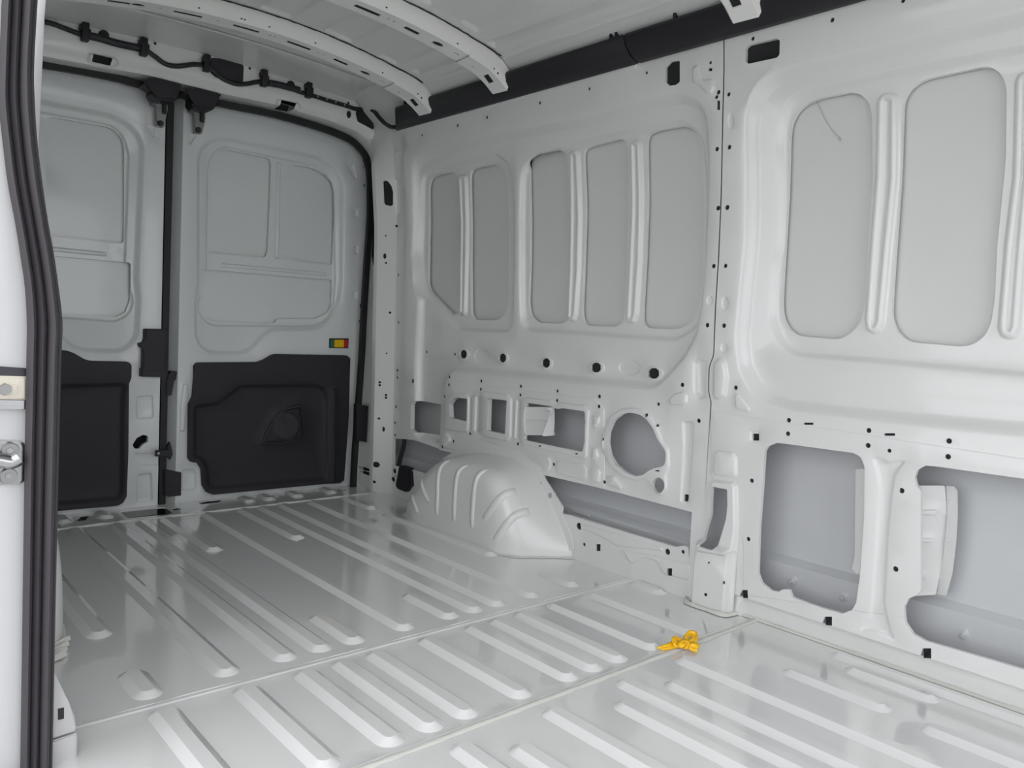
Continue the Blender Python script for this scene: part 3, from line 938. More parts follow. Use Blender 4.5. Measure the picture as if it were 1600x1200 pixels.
fr_small = [K4((88, 145), (160, 165), (155, 175), (88, 155)), K5((730, 622), (777, 634), (775, 643), (730, 631)), K5((970, 640), (1018, 648), (1015, 657), (972, 648)), K5((930, 677), (962, 682), (960, 690), (930, 685))]
fr_holes += [(p, 0.006, 0.004, True) for p in frh]+[(FR(p), 0.004, 0.0005, True) for p in fr_small]
for c in (K4((236, 166))[0], K4((973, 361))[0], K5((224, 474))[0], K5((686, 600))[0], K5((906, 716))[0]):
    fr_holes.append((circle(FR([c])[0], 0.0055, 0.0055, 8), 0.003, 0.0003, True))
for (K_, x, y, rr) in ((I6, 238, 640, 2.2), (I6, 237, 713, 1.2), (I6, 244, 885, 2.2), (G, 190, 752, 2.4), (G, 210, 752, 2.2), (G, 209, 850, 2.0), (G, 178, 886, 1.6), (G, 196, 1167, 2.2),
                       (Hh, 127, 780, 2.8), (Hh, 160, 866, 2), (Hh, 160, 895, 2), (Hh, 119, 960, 4), (Hh, 150, 790, 1.4)):
    c0 = K_((x, y))[0]
    q = at_y(c0, 2.99)
    fr_holes.append((circle((q[0], q[2]), 0.0028*rr/2*1.0, 0.0038*rr, 8), 0.003, 0.0003, True))
# pads round the lamp openings
for K_, pts in ((K4, ((410, 430), (640, 470), (690, 520), (650, 575), (400, 520))), (K5, ((415, 675), (560, 705), (600, 740), (560, 780), (400, 745)))):
    ffe.append(feat(FR(K_(*pts)), -0.012, 0.012, r=0.02, seg=0.03))
ffe.append(feat(FR(K5((820, 590), (850, 575), (900, 570), (1230, 620), (1300, 1000), (1000, 960), (700, 892), (790, 860), (812, 800))), -0.003, 0.003, r=0.01))
sheet('rear_frame_panel', map_frame, fr_out, ffe, fr_holes, 0.05, M_WALL, back, edge_t=0.0)
# black pads on the right door pillar
q = [at_y(p, 2.985) for p in Hh((90, 358), (178, 372), (165, 655), (85, 640))]
prism('pillar_pad', [tuple(p) for p in q], (0, 1, 0), 0.03, M_BLACK, back)

# rear weatherstrip round the opening
sealpath = [np.array([x, 3.045, z]) for x, z in densify(apP, 0.05) if z > 0.0]
# order path from lower right round to lower left
sp = sorted(range(len(sealpath)), key=lambda i: 0)
P_ = [np.array([x, 3.048, z]) for x, z in [(apx[-1][0]-0.010, 0.0)]+[(x-0.010, z) for x, z in right[::-1][:-3]]]
mid = [np.array([x, 3.048, z-0.009]) for x, z in right[:3][::-1]+apx[1:5][::-1]]
ml = [np.array([2*CX-p[0], p[1], p[2]]) for p in (P_+mid)]
full = P_+mid
cutx = CX
full = [p for p in full if p[0] > CX-0.25]
mirror = [np.array([2*CX-p[0], p[1], p[2]]) for p in full[::-1] if 2*CX-p[0] < full[-1][0]-0.03]
full = catmull(full+mirror, 3)
ws = tag(sweep('weatherstrip', full, [(-0.012, -0.014), (0.012, -0.014), (0.014, 0), (0.008, 0.012), (-0.008, 0.012), (-0.014, 0)], M_RUBBER, None, up=(0, 1, 0.001)),
         'black rubber seal running round the rear door opening', 'seal')

sheet('header_lip', lambda u, v, d: (u, v, roof_z(u, v)-0.008-0.014*np.clip((v-2.86)/0.1, 0, 1)**2+d), [(0.42, 2.745), (1.64, 2.745), (1.70, 2.80), (1.72, 2.965), (0.40, 2.965), (0.40, 2.80)],
      [], [], 0.05, M_WALL, back, r=0.02, edge_t=0.006)
# ================================================================== REAR DOORS
R4 = crop(260, 180, 4.0); R6 = crop(260, 440, 3.3333); S5 = crop(0, 500, 3.3333); Q3 = crop(210, 500, 4.0)


def DR(pts, Y=Y_DOOR):
    return [tuple(at_y(p, Y)[[0, 2]]) for p in pts]


def map_door(u, v, d):
    return (u, Y_DOOR+d, v)


MX = 0.990*2
mirr = lambda P: [(MX-x, z) for x, z in P]
W0 = DR(R4((186, 1040), (186, 260), (212, 190), (285, 140), (380, 128), (950, 245), (1070, 325), (1118, 430), (1112, 1040)) +
        R6((915, 100), (880, 190), (820, 245), (750, 262), (560, 262), (510, 295), (450, 365), (385, 388), (230, 386), (170, 350), (142, 285), (140, 100)))
W1 = DR(R4((245, 1040), (250, 330), (285, 228), (345, 193), (390, 195), (930, 308), (1012, 370), (1055, 450), (1062, 1040)) +
        R6((878, 100), (860, 180), (810, 222), (750, 238), (235, 236), (180, 195), (155, 125)), Y_DOOR+0.02)
D1 = DR(R4((275, 300), (290, 250), (335, 218), (375, 215), (620, 265), (645, 275), (655, 310), (650, 500), (633, 850), (620, 885), (590, 890), (265, 857), (255, 840), (262, 600)), Y_DOOR+0.03)
D2 = DR(R4((768, 330), (785, 310), (860, 318), (930, 338), (990, 370), (1030, 420), (1045, 480), (1047, 650), (1038, 930), (1030, 935), (780, 910), (750, 895), (745, 860), (755, 600)), Y_DOOR+0.03)
D3 = DR(R4((215, 970), (225, 962), (1030, 1030), (1038, 1045)) +
        R6((862, 0), (858, 130), (838, 165), (770, 195), (572, 195), (568, 215), (500, 220), (380, 213), (230, 205), (190, 180), (172, 120)), Y_DOOR+0.03)
dfe = [feat(W0, 0.020, 0.022, r=0.08, seg=0.04), feat(W1, 0.011, 0.009, r=0.08, seg=0.04),
       feat(DR(R4((688, 290), (716, 290), (706, 900), (672, 900)), Y_DOOR+.03), -0.006, 0.006, r=0.01, part='stiffening_rib'),
       feat(DR(R4((340, 922), (1000, 982), (1002, 1006), (340, 950)), Y_DOOR+.03), -0.005, 0.005, r=0.008, part='stiffening_rib'),
       feat(DR(R4((135, 112), (198, 122), (152, 188), (135, 180))), 0.005, 0.006, r=0.008),
       feat(DR(R4((1112, 292), (1170, 305), (1195, 400), (1172, 400))), 0.004, 0.006, r=0.008),
       feat(DR(R6((85, 975), (150, 972), (160, 1000), (160, 1090), (75, 1095), (78, 1000))), 0.007, 0.010, r=0.015),
       feat(DR(R6((85, 530), (112, 530), (115, 600), (95, 780), (65, 785), (70, 640))), -0.004, 0.006, r=0.01)]
for (x, y) in ((1182, 612), (1185, 840), (1178, 1125)):
    dfe.append(feat(DR(R4((x-16, y-28), (x+16, y-28), (x+16, y+28), (x-16, y+28))), 0.004, 0.006, r=0.006))
dholes = [(D1, 0.010, 0.03), (D2, 0.010, 0.03), (D3, 0.010, 0.012)]
doors = {}
for side_ in (1, 2):
    nm = 'door_%d' % side_
    g = struct(nm, 'right rear cargo door, white with black lower trim' if side_ == 2 else 'left rear cargo door, white with black lower trim')
    doors[side_] = g
    if side_ == 2:
        out = [(1.030, -0.06), (1.86, -0.06), (1.86, 1.60), (1.030, 1.60)]
        F_, H_ = dfe, dholes
    else:
        out = [(0.24, -0.06), (0.966, -0.06), (0.966, 1.60), (0.24, 1.60)]
        F_ = [dict(f, P=np.array(mirr(f['P']))[::-1]) for f in dfe[:6]]
        H_ = [(mirr(p[0]), p[1], p[2]) for p in dholes]
        F_ += [feat(DR(S5((705, 395), (800, 388), (805, 515), (708, 520))), 0.005, 0.008, r=0.012),
               feat(DR(S5((710, 800), (795, 792), (800, 950), (705, 955))), 0.007, 0.010, r=0.015),
               feat(DR(S5((690, 690), (840, 690), (840, 760), (740, 762), (695, 730))), 0.004, 0.008, r=0.012)]
        H_ = H_+[(DR(S5((690, 650), (712, 615), (745, 597), (772, 605), (770, 635), (745, 648), (725, 672), (700, 670))), 0.02, 0.006)]
    sheet('door_panel', map_door, out, F_, H_, 0.06, M_DOOR, g, edge_t=0.0)
    for hp in (D1, D2, D3):
        p = hp if side_ == 2 else mirr(hp)
        sheet('infill_panel', lambda u, v, d: (u, Y_DOOR+0.030+0.015+d, v), grow2(p, 0.018), [], [], 0.08, M_DOOR, g)
    # facing flange at the middle gap
    x0 = 1.030 if side_ == 2 else 0.966
    sx = -1 if side_ == 2 else 1
    xe = x0-0.030 if side_ == 2 else x0+0.004
    link_mesh('door_edge', [(x0, Y_DOOR-0.0005, -0.05), (xe, Y_DOOR+0.055, -0.05), (xe, Y_DOOR+0.055, 1.6), (x0, Y_DOOR-0.0005, 1.6), (x0+(0.003 if side_ == 2 else -0.003), Y_DOOR+0.003, -0.05), (xe, Y_DOOR+0.06, -0.05), (xe, Y_DOOR+0.06, 1.6), (x0+(0.003 if side_ == 2 else -0.003), Y_DOOR+0.003, 1.6)],
              [(0, 1, 2, 3), (4, 5, 6, 7), (1, 5, 6, 2)], M_DOOR, g, smooth=False)
tag(sweep('centre_seal', [(0.992, Y_DOOR-0.004, -0.04), (0.991, Y_DOOR-0.004, 0.8), (0.993, Y_DOOR-0.004, 1.56)], [(-0.002, 0.0), (0.022, 0.0), (0.024, 0.03), (-0.004, 0.03)], M_RUBBER, None, up=(0, 1, 0)),
    'black vertical rubber seal in the gap between the two rear doors', 'seal')
box('light_block_sheet', 0.12, 2.0, 3.22, 3.23, -0.15, 1.78, M_BLACK, back, 0)  # added black sheet, unseen; stops daylight leaking in round the doors


# black lower trims
def map_trim(u, v, d):
    return (u, Y_DOOR-0.026+d, v)


tr = DR(R6((150, 440), (165, 423), (480, 420), (515, 407), (555, 383), (575, 378), (940, 385), (958, 400), (950, 700), (940, 850), (926, 1035), (905, 1050), (820, 1055), (245, 1110), (215, 1100), (193, 1065), (188, 980), (165, 945), (130, 940), (119, 920), (122, 640), (142, 600), (150, 500)), Y_DOOR-.026)
spk = DR(R6((500, 848), (520, 790), (548, 735), (590, 682), (640, 655), (705, 638), (722, 655), (730, 720), (738, 795), (725, 828), (700, 838), (600, 855), (510, 858)), Y_DOOR-.026)
spk_in = DR(R6((515, 842), (535, 790), (560, 740), (600, 692), (645, 667), (700, 652), (710, 665), (718, 720), (724, 795), (712, 818), (690, 826), (600, 842), (520, 846)), Y_DOOR-.026)
sw = DR(R6((136, 640), (270, 622), (320, 580), (385, 532), (790, 528), (835, 556), (855, 620), (845, 1040), (250, 1090), (210, 1080), (200, 975), (170, 930), (138, 920)), Y_DOOR-.026)
grc = DR(R6(*circle((635, 755), 76, 80, 24)), Y_DOOR-.026)
tfe = [feat(sw, 0.016, 0.022, r=0.03, seg=0.03), feat(DR(R6((868, 560), (882, 560), (880, 1040), (860, 1045)), Y_DOOR-.026), -0.004, 0.004, r=0.003),
       feat(spk, -0.006, 0.005, r=0.02, seg=0.02), feat(spk_in, 0.014, 0.008, r=0.02, seg=0.02),
       dict(P=fillet(grc, 0.001), d=-0.006, w=0.012, part='speaker_grille', m=M_GRILLE, seg=0.02, label='round perforated speaker grille')]
sheet('door_trim', map_trim, tr, tfe, [], 0.05, M_TRIM, doors[2], r=0.006, edge_t=0.024)
trl = DR(S5((325, 158), (352, 160), (385, 172), (440, 204), (480, 214), (670, 218), (686, 234), (685, 300), (672, 335), (669, 700), (660, 920), (640, 955), (610, 968), (300, 995), (200, 1003)), Y_DOOR-.026)
trl = trl + [(0.36, trl[-1][1]+0.01), (0.36, 0.62), (0.50, 0.62)]
swl = DR(S5((325, 330), (676, 322), (660, 400), (655, 900), (630, 945), (200, 985)), Y_DOOR-.026)+[(0.40, 0.05), (0.40, 0.44)]
tfl = [feat(swl, 0.016, 0.022, r=0.03, seg=0.03)]
mspk = [(MX-x, z) for x, z in spk]; mspi = [(MX-x, z) for x, z in spk_in]; mg = [(MX-x, z) for x, z in grc]
tfl += [feat(mspk, -0.006, 0.005, r=0.02, seg=0.02), feat(mspi, 0.014, 0.008, r=0.02, seg=0.02), dict(P=fillet(mg, 0.001), d=-0.006, w=0.012, part='speaker_grille', m=M_GRILLE, seg=0.02, label=None)]
sheet('door_trim', map_trim, trl, tfl, [], 0.05, M_TRIM, doors[1], r=0.02, edge_t=0.024)

# locks and buffers on the doors
def on_door(K_, pts, y): return [tuple(at_y(p, y)) for p in K_(*pts)]


lk = prism('door_lock', on_door(Q3, ((68, 60), (75, 55), (195, 58), (202, 70), (198, 130), (190, 145), (190, 340), (180, 357), (45, 355), (45, 305), (55, 300), (58, 180), (35, 165), (32, 145), (60, 140), (68, 120)), Y_DOOR-0.03), (0, 1, 0), 0.03, M_BLACK, doors[1], 0.003)
prism('lock_cover', on_door(Q3, ((62, 185), (150, 185), (148, 303), (60, 303)), Y_DOOR-0.034), (0, 1, 0), 0.006, M_BLACK, lk, 0.001)
prism('lock_cover', on_door(Q3, ((76, 62), (194, 66), (192, 128), (74, 122)), Y_DOOR-0.036), (0, 1, 0), 0.008, M_BLACK, lk, 0.002)
prism('lock_cover', on_door(Q3, ((50, 308), (182, 318), (180, 350), (50, 348)), Y_DOOR-0.035), (0, 1, 0), 0.006, M_BLACK, lk, 0.001)
prism('latch_wedge', on_door(Q3, ((232, 320), (268, 322), (262, 372), (245, 385), (232, 470), (205, 475), (200, 400), (215, 340)), Y_DOOR-0.012), (0, 1, 0), 0.03, M_BLACK, doors[2], 0.002)
prism('door_buffer', on_door(Q3, ((190, 940), (225, 945), (295, 955), (293, 1098), (215, 1106), (190, 1095)), Y_DOOR-0.02), (0, 1, 0), 0.03, M_BLACK, doors[2], 0.003)
chk = prism('striker', on_door(Q3, ((205, 800), (222, 765), (235, 800), (240, 840), (225, 875), (210, 860), (200, 845)), Y_DOOR-0.02), (0, 1, 0), 0.02, M_BLACK, doors[2], 0.002)
c = at_y(Q3((220, 830))[0], Y_DOOR-0.03); c2 = at_y(Q3((130, 833))[0], Y_DOOR-0.03)
sweep('striker_arm', [tuple(c2), tuple(c)], [(-0.011, -0.006), (0.011, -0.006), (0.011, 0.006), (-0.011, 0.006)], M_BLACK, chk, up=(0, 1, 0))
c = at_y(Q3((150, 833))[0], Y_DOOR-0.038)
disc('striker_pin', tuple(c), (0, -1, 0), 0.005, 0.004, M_STEEL, chk, 10)
# lock-release switch on the right door
swt = prism('lock_switch', on_door(R6, ((852, 296), (950, 296), (948, 348), (851, 346)), Y_DOOR-0.008), (0, 1, 0), 0.012, M_BLACK, doors[2], 0.001)
swt['label'] = 'small switch with green, yellow and red fields'
prism('green_field', on_door(R6, ((856, 302), (876, 302), (875, 343), (855, 342)), Y_DOOR-0.010), (0, 1, 0), 0.004, M_GREEN, swt, 0.0005)
prism('yellow_rocker', on_door(R6, ((878, 303), (927, 303), (926, 343), (877, 342)), Y_DOOR-0.014), (0, 1, 0), 0.008, M_AMBER, swt, 0.002)
prism('red_field', on_door(R6, ((929, 303), (946, 303), (945, 344), (928, 343)), Y_DOOR-0.010), (0, 1, 0), 0.004, M_RED, swt, 0.0005)

# upper door latches: black covers on the header, steel arms on the doors
covers = [(K4, ((880, 700), (930, 650), (985, 648), (1200, 700), (1195, 722), (1170, 728), (1172, 820), (1140, 842), (975, 822), (945, 780), (950, 745))),
          (K4, ((1215, 770), (1265, 732), (1330, 735), (1525, 785), (1522, 800), (1492, 808), (1490, 880), (1455, 915), (1300, 895), (1278, 860), (1280, 810)))]
arms = [((950, 815), (1080, 830), (1078, 905), (1065, 975), (1050, 1058), (990, 1040), (988, 875), (945, 865)),
        ((1268, 885), (1395, 900), (1393, 985), (1380, 1050), (1365, 1112), (1310, 1105), (1308, 945), (1266, 925))]
pins = [(1018, 1028), (1332, 1083)]
for i in range(2):
    t = tag(empty('door_latch', (0.95 if i == 0 else 1.08, 3.0, 1.45)), 'black-capped steel latch at the top of the %s rear door' % ('left' if i == 0 else 'right'), 'latch', 'latches at the top of the rear doors')
    K_, pts = covers[i]
    prism('latch_cover', [tuple(at_y(p, 2.97)) for p in K_(*pts)], (0, 1, 0), 0.07, M_BLACK, t, 0.006)
    prism('latch_arm', [tuple(at_y(p, 3.045)) for p in K_(*arms[i])], (0, 1, 0), 0.03, M_STEEL, t, 0.002)
    x, y = arms[i][1]
    prism('latch_lever', [tuple(at_y(p, 3.035)) for p in K_((x-40, y+10), (x-8, y+14), (x-12, y+120), (x-42, y+110))], (0, 1, 0), 0.012, M_BLACK, t, 0.001)
    prism('latch_plate', [tuple(at_y(p, 3.037)) for p in K_((x-125, y-5), (x-50, y+5), (x-55, y+45), (x-122, y+35))], (0, 1, 0), 0.010, M_CHROME, t, 0.001)
    disc('latch_bolt', tuple(at_y(K_(pins[i])[0], 3.040)), (0, -1, 0), 0.011, 0.006, M_BLACK, t, 12)

# ================================================================== CEILING
ceil = struct('ceiling', 'grey-white steel roof panel seen from below, with shallow lengthwise swages')


def map_roof(u, v, d):
    z = roof_z(u, v)
    w = np.maximum(u, 2*CX-u)
    dl = (roof_z(1.66, v)-1.6173)*np.clip(1-(w-1.66)/0.2, 0, 1)
    z = np.where(w > 1.66, np.interp(w, [1.66, 1.70, 1.74, 1.80, 1.88, 2.2], [1.6173, 1.588, 1.566, 1.535, 1.50, 1.4])+dl, z)
    return (u, v, z+d)


rfe = []
for (a0, a1) in ((0.55, 0.66), (0.79, 0.90), (1.03, 1.14), (1.25, 1.36), (1.46, 1.54)):
    for (b0, b1) in ((-0.4, 0.95), (1.10, 1.98), (2.14, 2.44)):
        rfe.append(feat([(a0, b0), (a1, b0), (a1, b1), (a0, b1)], 0.012, 0.008, r=0.015, seg=0.08))
for (b0, b1) in ((-0.4, 1.02), (1.16, 2.00), (2.12, 2.42)):
    rfe.append(feat([(1.585, b0), (1.625, b0), (1.625, b1), (1.585, b1)], 0.016, 0.008, r=0.01, seg=0.08))
    rfe.append(feat([(1.650, b0), (1.668, b0), (1.668, b1), (1.650, b1)], -0.012, 0.005, r=0.006, seg=0.08))
sheet('roof_panel', map_roof, [(0.24, -0.8), (1.86, -0.8), (1.86, 3.0), (0.24, 3.0)], rfe, [], 0.08, M_ROOF, ceil)


def roof_bow(y0, y1, label, slots=True):
    """hat-section cross member, pressed, with slots in its underside; u runs across, v round the section"""
    t = tag(empty('roof_bow', (CX, (y0+y1)/2, 1.60)), label, 'roof beam', 'cross beams under the roof')
    wdt = y1-y0
    prof_v = [0.0, 0.010, 0.030, 0.048, 0.105, 0.125, 0.140]
    prof_y = [y0-0.012, y0, y0+0.006, y0+0.018, y1-0.018, y1-0.004, y1+0.012]
    prof_d = [0.001, 0.002, 0.030, 0.046, 0.049, 0.030, 0.001]

    def mp(u, v, d):
        yy = np.interp(v, prof_v, prof_y); dd = np.interp(v, prof_v, prof_d)
        zr = map_roof(u, yy, 0*u)[2]
        endk = 1.0
        return (u, yy, zr-dd*endk+d)
    fs = []; hs = []
    k = 0
    for (x, L) in ((0.62, .06), (0.80, .085), (0.98, .085), (1.16, .085), (1.33, .055)):
        hs.append(([(x, 0.070), (x+L, 0.070), (x+L, 0.088), (x, 0.088)], 0.004, 0.002, True))
    for x in (0.70, 1.455):
        hs.append((circle((x, 0.078), 0.020, 0.011, 12), 0.004, 0.001, True))
    for x in (0.76, 0.93, 1.10, 1.115, 1.27, 1.29, 1.52, 1.53, 1.575, 1.60):
        hs.append((circle((x, 0.074), 0.005, 0.0035, 8), 0.003, 0.0003, True))
    for x in (0.86, 0.99, 1.0, 1.08, 1.24, 1.50):
        hs.append((circle((x, 0.038), 0.004, 0.0035, 8), 0.003, 0.0003, True))
    sheet('beam', mp, [(0.42, 0.0), (1.555, 0.0), (1.565, 0.07), (1.555, 0.14), (0.42, 0.14)], fs, hs, 0.06, M_BOW, t, hlines=prof_v[1:-1])

    def mp2(u, v, d):
        yy = np.interp(v, prof_v, prof_y)+np.where(u > 1.6, (u-1.6)*0.05, 0); dd = np.interp(v, prof_v, prof_d)
        zr = map_roof(u, yy, 0*u)[2]
        return (u, yy, zr-dd*1.06+d-0.0015)
    hs2 = [([(1.655, 0.070), (1.685, 0.070), (1.685, 0.092), (1.655, 0.092)], 0.004, 0.002, True),
           (circle((1.60, 0.082), 0.006, 0.004, 8), 0.004, 0.0003, True), (circle((1.655, 0.040), 0.004, 0.004, 8), 0.004, 0.0003, True), (circle((1.672, 0.040), 0.004, 0.004, 8), 0.004, 0.0003, True)]
    sheet('beam_end', mp2, [(1.552, 0.006), (1.715, 0.004), (1.722, 0.05), (1.715, 0.13), (1.552, 0.136)], [], hs2, 0.04, M_BOW, t, hlines=prof_v[1:-1])
    bead([(x, y0-0.008, float(roof_z(x))-0.002) for x in np.linspace(0.45, 1.66, 24)], 0.006, -0.003, 0.002, 'adhesive_bead', t, M_BLACK)
    return t


roof_bow(2.455, 2.560, 'white slotted roof beam nearest the rear doors')
roof_bow(2.020, 2.125, 'white slotted roof beam, second from the rear doors')
roof_bow(1.085, 1.190, 'white roof beam cut off by the top edge, above the black rail cover')

# black cover along the cant rail, in two lengths
sec_d = [(1.782, 1.524), (1.772, 1.516), (1.752, 1.517), (1.727, 1.530), (1.705, 1.550), (1.696, 1.568), (1.700, 1.578), (1.712, 1.580), (1.782, 1.56)]


def rail_cover(y0, y1, label):
    t = tag(empty('rail_cover', (1.74, (y0+y1)/2, 1.53)), label, 'cover', 'black covers along the top of the side wall')
    cxm = np.mean([p[0] for p in sec_d]); czm = np.mean([p[1] for p in sec_d])
    vs = []; fs = []
    ys = [y0, y0+0.004, y1-0.004, y1]; sc = [0.9, 1.0, 1.0, 0.9]
    n = len(sec_d)
    for y, s in zip(ys, sc):
        for (a, b) in sec_d: vs.append((cxm+(a-cxm)*s, y-(max(0.0, 1.78-a)*1.3 if y > 2.5 else 0.0), czm+(b-czm)*s))
    for i in range(3):
        for j in range(n):
            fs.append((i*n+j, i*n+(j+1) % n, (i+1)*n+(j+1) % n, (i+1)*n+j))
    fs.append(tuple(range(n))); fs.append(tuple(3*n+j for j in range(n)))
    link_mesh('cover_shell', vs, fs, M_BLACK, t, angle=60)
    for y in (y0+0.03, y0+0.05, y1-0.17):
        box('clip', 1.700, 1.712, y-0.004, y+0.004, 1.576, 1.592, M_BLACK, t, 0.001)
    return t


jy = at_x((981, 75), 1.72)[1]
rail_cover(jy+0.002, 2.80, 'black half-round cover along the wall top, rear length ending near the doors')
rail_cover(-0.7, jy-0.002, 'black half-round cover along the wall top, front length towards the cab')

# ================================================================== WIRING HARNESS on the header
har = tag(empty('wiring_harness', (1.1, 2.88, 1.62)), 'black wiring harness clipped along the header above the rear doors', 'cable')


def onf(K_, pts, dy=-0.008): return [np.array([x, float(map_frame(x, z, 0)[1])+dy, z]) for x, z in FR(K_(*pts))]


cab = onf(K4, ((-300, 130), (60, 190), (200, 235), (290, 270), (380, 300), (460, 315), (560, 340), (700, 375), (870, 415), (960, 470), (1050, 535), (1150, 555), (1300, 540), (1400, 560)))
cab += onf(K4, ((1480, 620), (1540, 665)))
cab2 = onf(K5, ((60, 570), (120, 585), (200, 585), (290, 570), (400, 590), (500, 615), (560, 640), (650, 665), (760, 700), (880, 735), (960, 760), (1030, 756)))
cab2 += [np.array(at_x(K5((1085, 772))[0], 1.728)), np.array(at_x(K5((1120, 815))[0], 1.738)), np.array(at_x(K5((1160, 855))[0], 1.748)), np.array(at_x(K5((1200, 880))[0], 1.745)), np.array(at_x(K5((1230, 882))[0], 1.746))]
sweep('cable', catmull(cab+cab2[1:], 5), ngon_sec(0.0085, 8), M_CABLE, har, up=(0.01, 1, 0.02))
sweep('tape_wrap', catmull(onf(K4, ((420, 305), (520, 328), (640, 365), (840, 408)), -0.011), 4), ngon_sec(0.013, 8), M_CABLE, har, up=(0, 1, 0))
sweep('tape_wrap', catmull(onf(K5, ((340, 578), (430, 595), (560, 630)), -0.011), 4), ngon_sec(0.013, 8), M_CABLE, har, up=(0, 1, 0))
for i in range(12):                       # spiral marks on the far end
    t = i/11
    c0 = onf(K5, ((560+t*340, 637+t*105),), -0.017)[0]
    bm = bmesh.new()
    if i % 2 == 0:
        box_mesh(bm, c0[0]-0.0035, c0[0]+0.0035, c0[1]-0.0015, c0[1]+0.0015, c0[2]-0.004, c0[2]+0.004, 0.0005)
        bm_obj('tape_mark', bm, mat('pale_tape_mark', (0.25, 0.24, 0.22), 0.6) if i == 0 else bpy.data.materials['pale_tape_mark'], har)
    else: bm.free()
for K_, x, y, h in ((K4, 380, 278, 80), (K4, 868, 403, 76), (K4, 1392, 537, 72), (K5, 313, 552, 58), (K5, 622, 632, 56)):
    a = onf(K_, ((x, y-h),), -0.004)[0]; b = onf(K_, ((x, y+h),), -0.004)[0]
    w = 0.011
    cl = box('clip', a[0]-w, a[0]+w, a[1]-0.024, a[1]+0.004, b[2], a[2], M_BLACK, har, 0.003)
    box('clip_tab', a[0]-w*1.5, a[0]+w*0.6, a[1]-0.020, a[1]-0.002, a[2]-0.028, a[2]-0.010, M_BLACK, cl, 0.001)
    box('clip_tab', a[0]-w*0.5, a[0]+w*1.45, a[1]-0.022, a[1]-0.002, b[2]+0.018, b[2]+0.040, M_BLACK, cl, 0.001)
for K_, x, y, rr in ((K4, 543, 295, 0.017), (K5, 505, 590, 0.0155)):
    c0 = onf(K_, ((x, y),), -0.006)[0]
    disc('grommet', c0+np.array([0, 0.008, 0]), (0, -1, 0), rr, 0.012, M_RUBBER, har, 18)
jb = onf(K4, ((1440, 480), (1520, 487), (1700, 530), (1714, 560), (1706, 695), (1600, 690), (1470, 640), (1432, 605)), -0.002)
prism('junction_cover', [tuple(p) for p in jb], (0, 1, 0), 0.02, M_BLACK, har, 0.002)
jb = onf(K5, ((955, 790), (965, 760), (1010, 738), (1070, 745), (1090, 770), (1092, 885), (1075, 900), (970, 845)), -0.004)
prism('corner_grommet', [tuple(p) for p in jb], (0, 1, 0), 0.02, M_RUBBER, har, 0.003)

# ================================================================== WHEEL ARCHES
prof_i = [(2.505, 0.0), (2.497, 0.040), (2.468, 0.090), (2.415, 0.150), (2.355, 0.205), (2.295, 0.242), (2.225, 0.262), (2.110, 0.268), (2.000, 0.264), (1.945, 0.248), (1.905, 0.208), (1.874, 0.150), (1.855, 0.092), (1.845, 0.04), (1.843, 0.0)]
prof_w = [(2.560, 0.0), (2.550, 0.040), (2.515, 0.090), (2.455, 0.150), (2.385, 0.205), (2.315, 0.250), (2.235, 0.275), (2.120, 0.284), (2.020, 0.280), (1.950, 0.255), (1.885, 0.205), (1.822, 0.135), (1.778, 0.075), (1.750, 0.03), (1.745, 0.0)]
PI_, PW_ = catmull(prof_i, 4), catmull(prof_w, 4)
rings = [(1.850, 1.0, 1.0), (1.825, .86, 1.0), (1.79, .62, 1.0), (1.755, .38, 1.0), (1.725, .16, 1.0), (1.706, .04, .996), (1.694, 0, .982), (1.684, 0, .962), (1.675, 0, .936), (1.668, 0, .905), (1.663, 0, .865),
         (1.660, 0, .82), (1.658, 0, .74), (1.657, 0, .60), (1.657, 0, .40), (1.657, 0, .2), (1.657, 0, .02)]
yc = 2.16


def arch_mesh(sgn):
    vs = []; fs = []
    n = len(PI_)
    for (x, wl_, s) in rings:
        for a, b in zip(PI_, PW_):
            y, z = a+(b-a)*wl_
            k_ = (1-s)
            sy = max(1-k_*(2.4 if y > yc else 1.9), 0.02) if s > 0.9 else max((1-0.1*(2.4 if y > yc else 1.9))*s/0.9, 0.01)
            low = np.clip(1-z/0.26, 0, 1)          # the plan corners are rounder near the floor
            sy = sy*low+s*(1-low)
            vs.append((x if sgn > 0 else 2*CX-0.055-x, yc+(y-yc)*sy, max(z*s, 0.0)))
    for i in range(len(rings)-1):
        for j in range(n-1):
            q = (i*n+j, i*n+j+1, (i+1)*n+j+1, (i+1)*n+j)
            fs.append(q if sgn > 0 else q[::-1])
    return vs, fs


arch = tag(empty('wheel_arch', (1.75, 2.16, 0)), 'white steel wheel arch with pressed ribs at the foot of the right side wall', 'wheel arch', None)
vs, fs = arch_mesh(1)
link_mesh('arch_shell', vs, fs, M_WALL, arch, angle=70)
bv = BVHTree.FromPolygons([Vector(v) for v in vs], fs)
KR = crop(610, 670, 5.3333)


def on_arch(pts):
    P = []; N = []
    for p in catmull([np.array(q) for q in pts], 5):
        d_ = Vector(ray(tuple(p))).normalized()
        h = bv.ray_cast(Vector(CAM), d_)
        if h[0] is None: continue
        nrm = h[1] if h[1].dot(d_) < 0 else -h[1]
        P.append(np.array(h[0])); N.append(np.array(nrm))
    return P, N


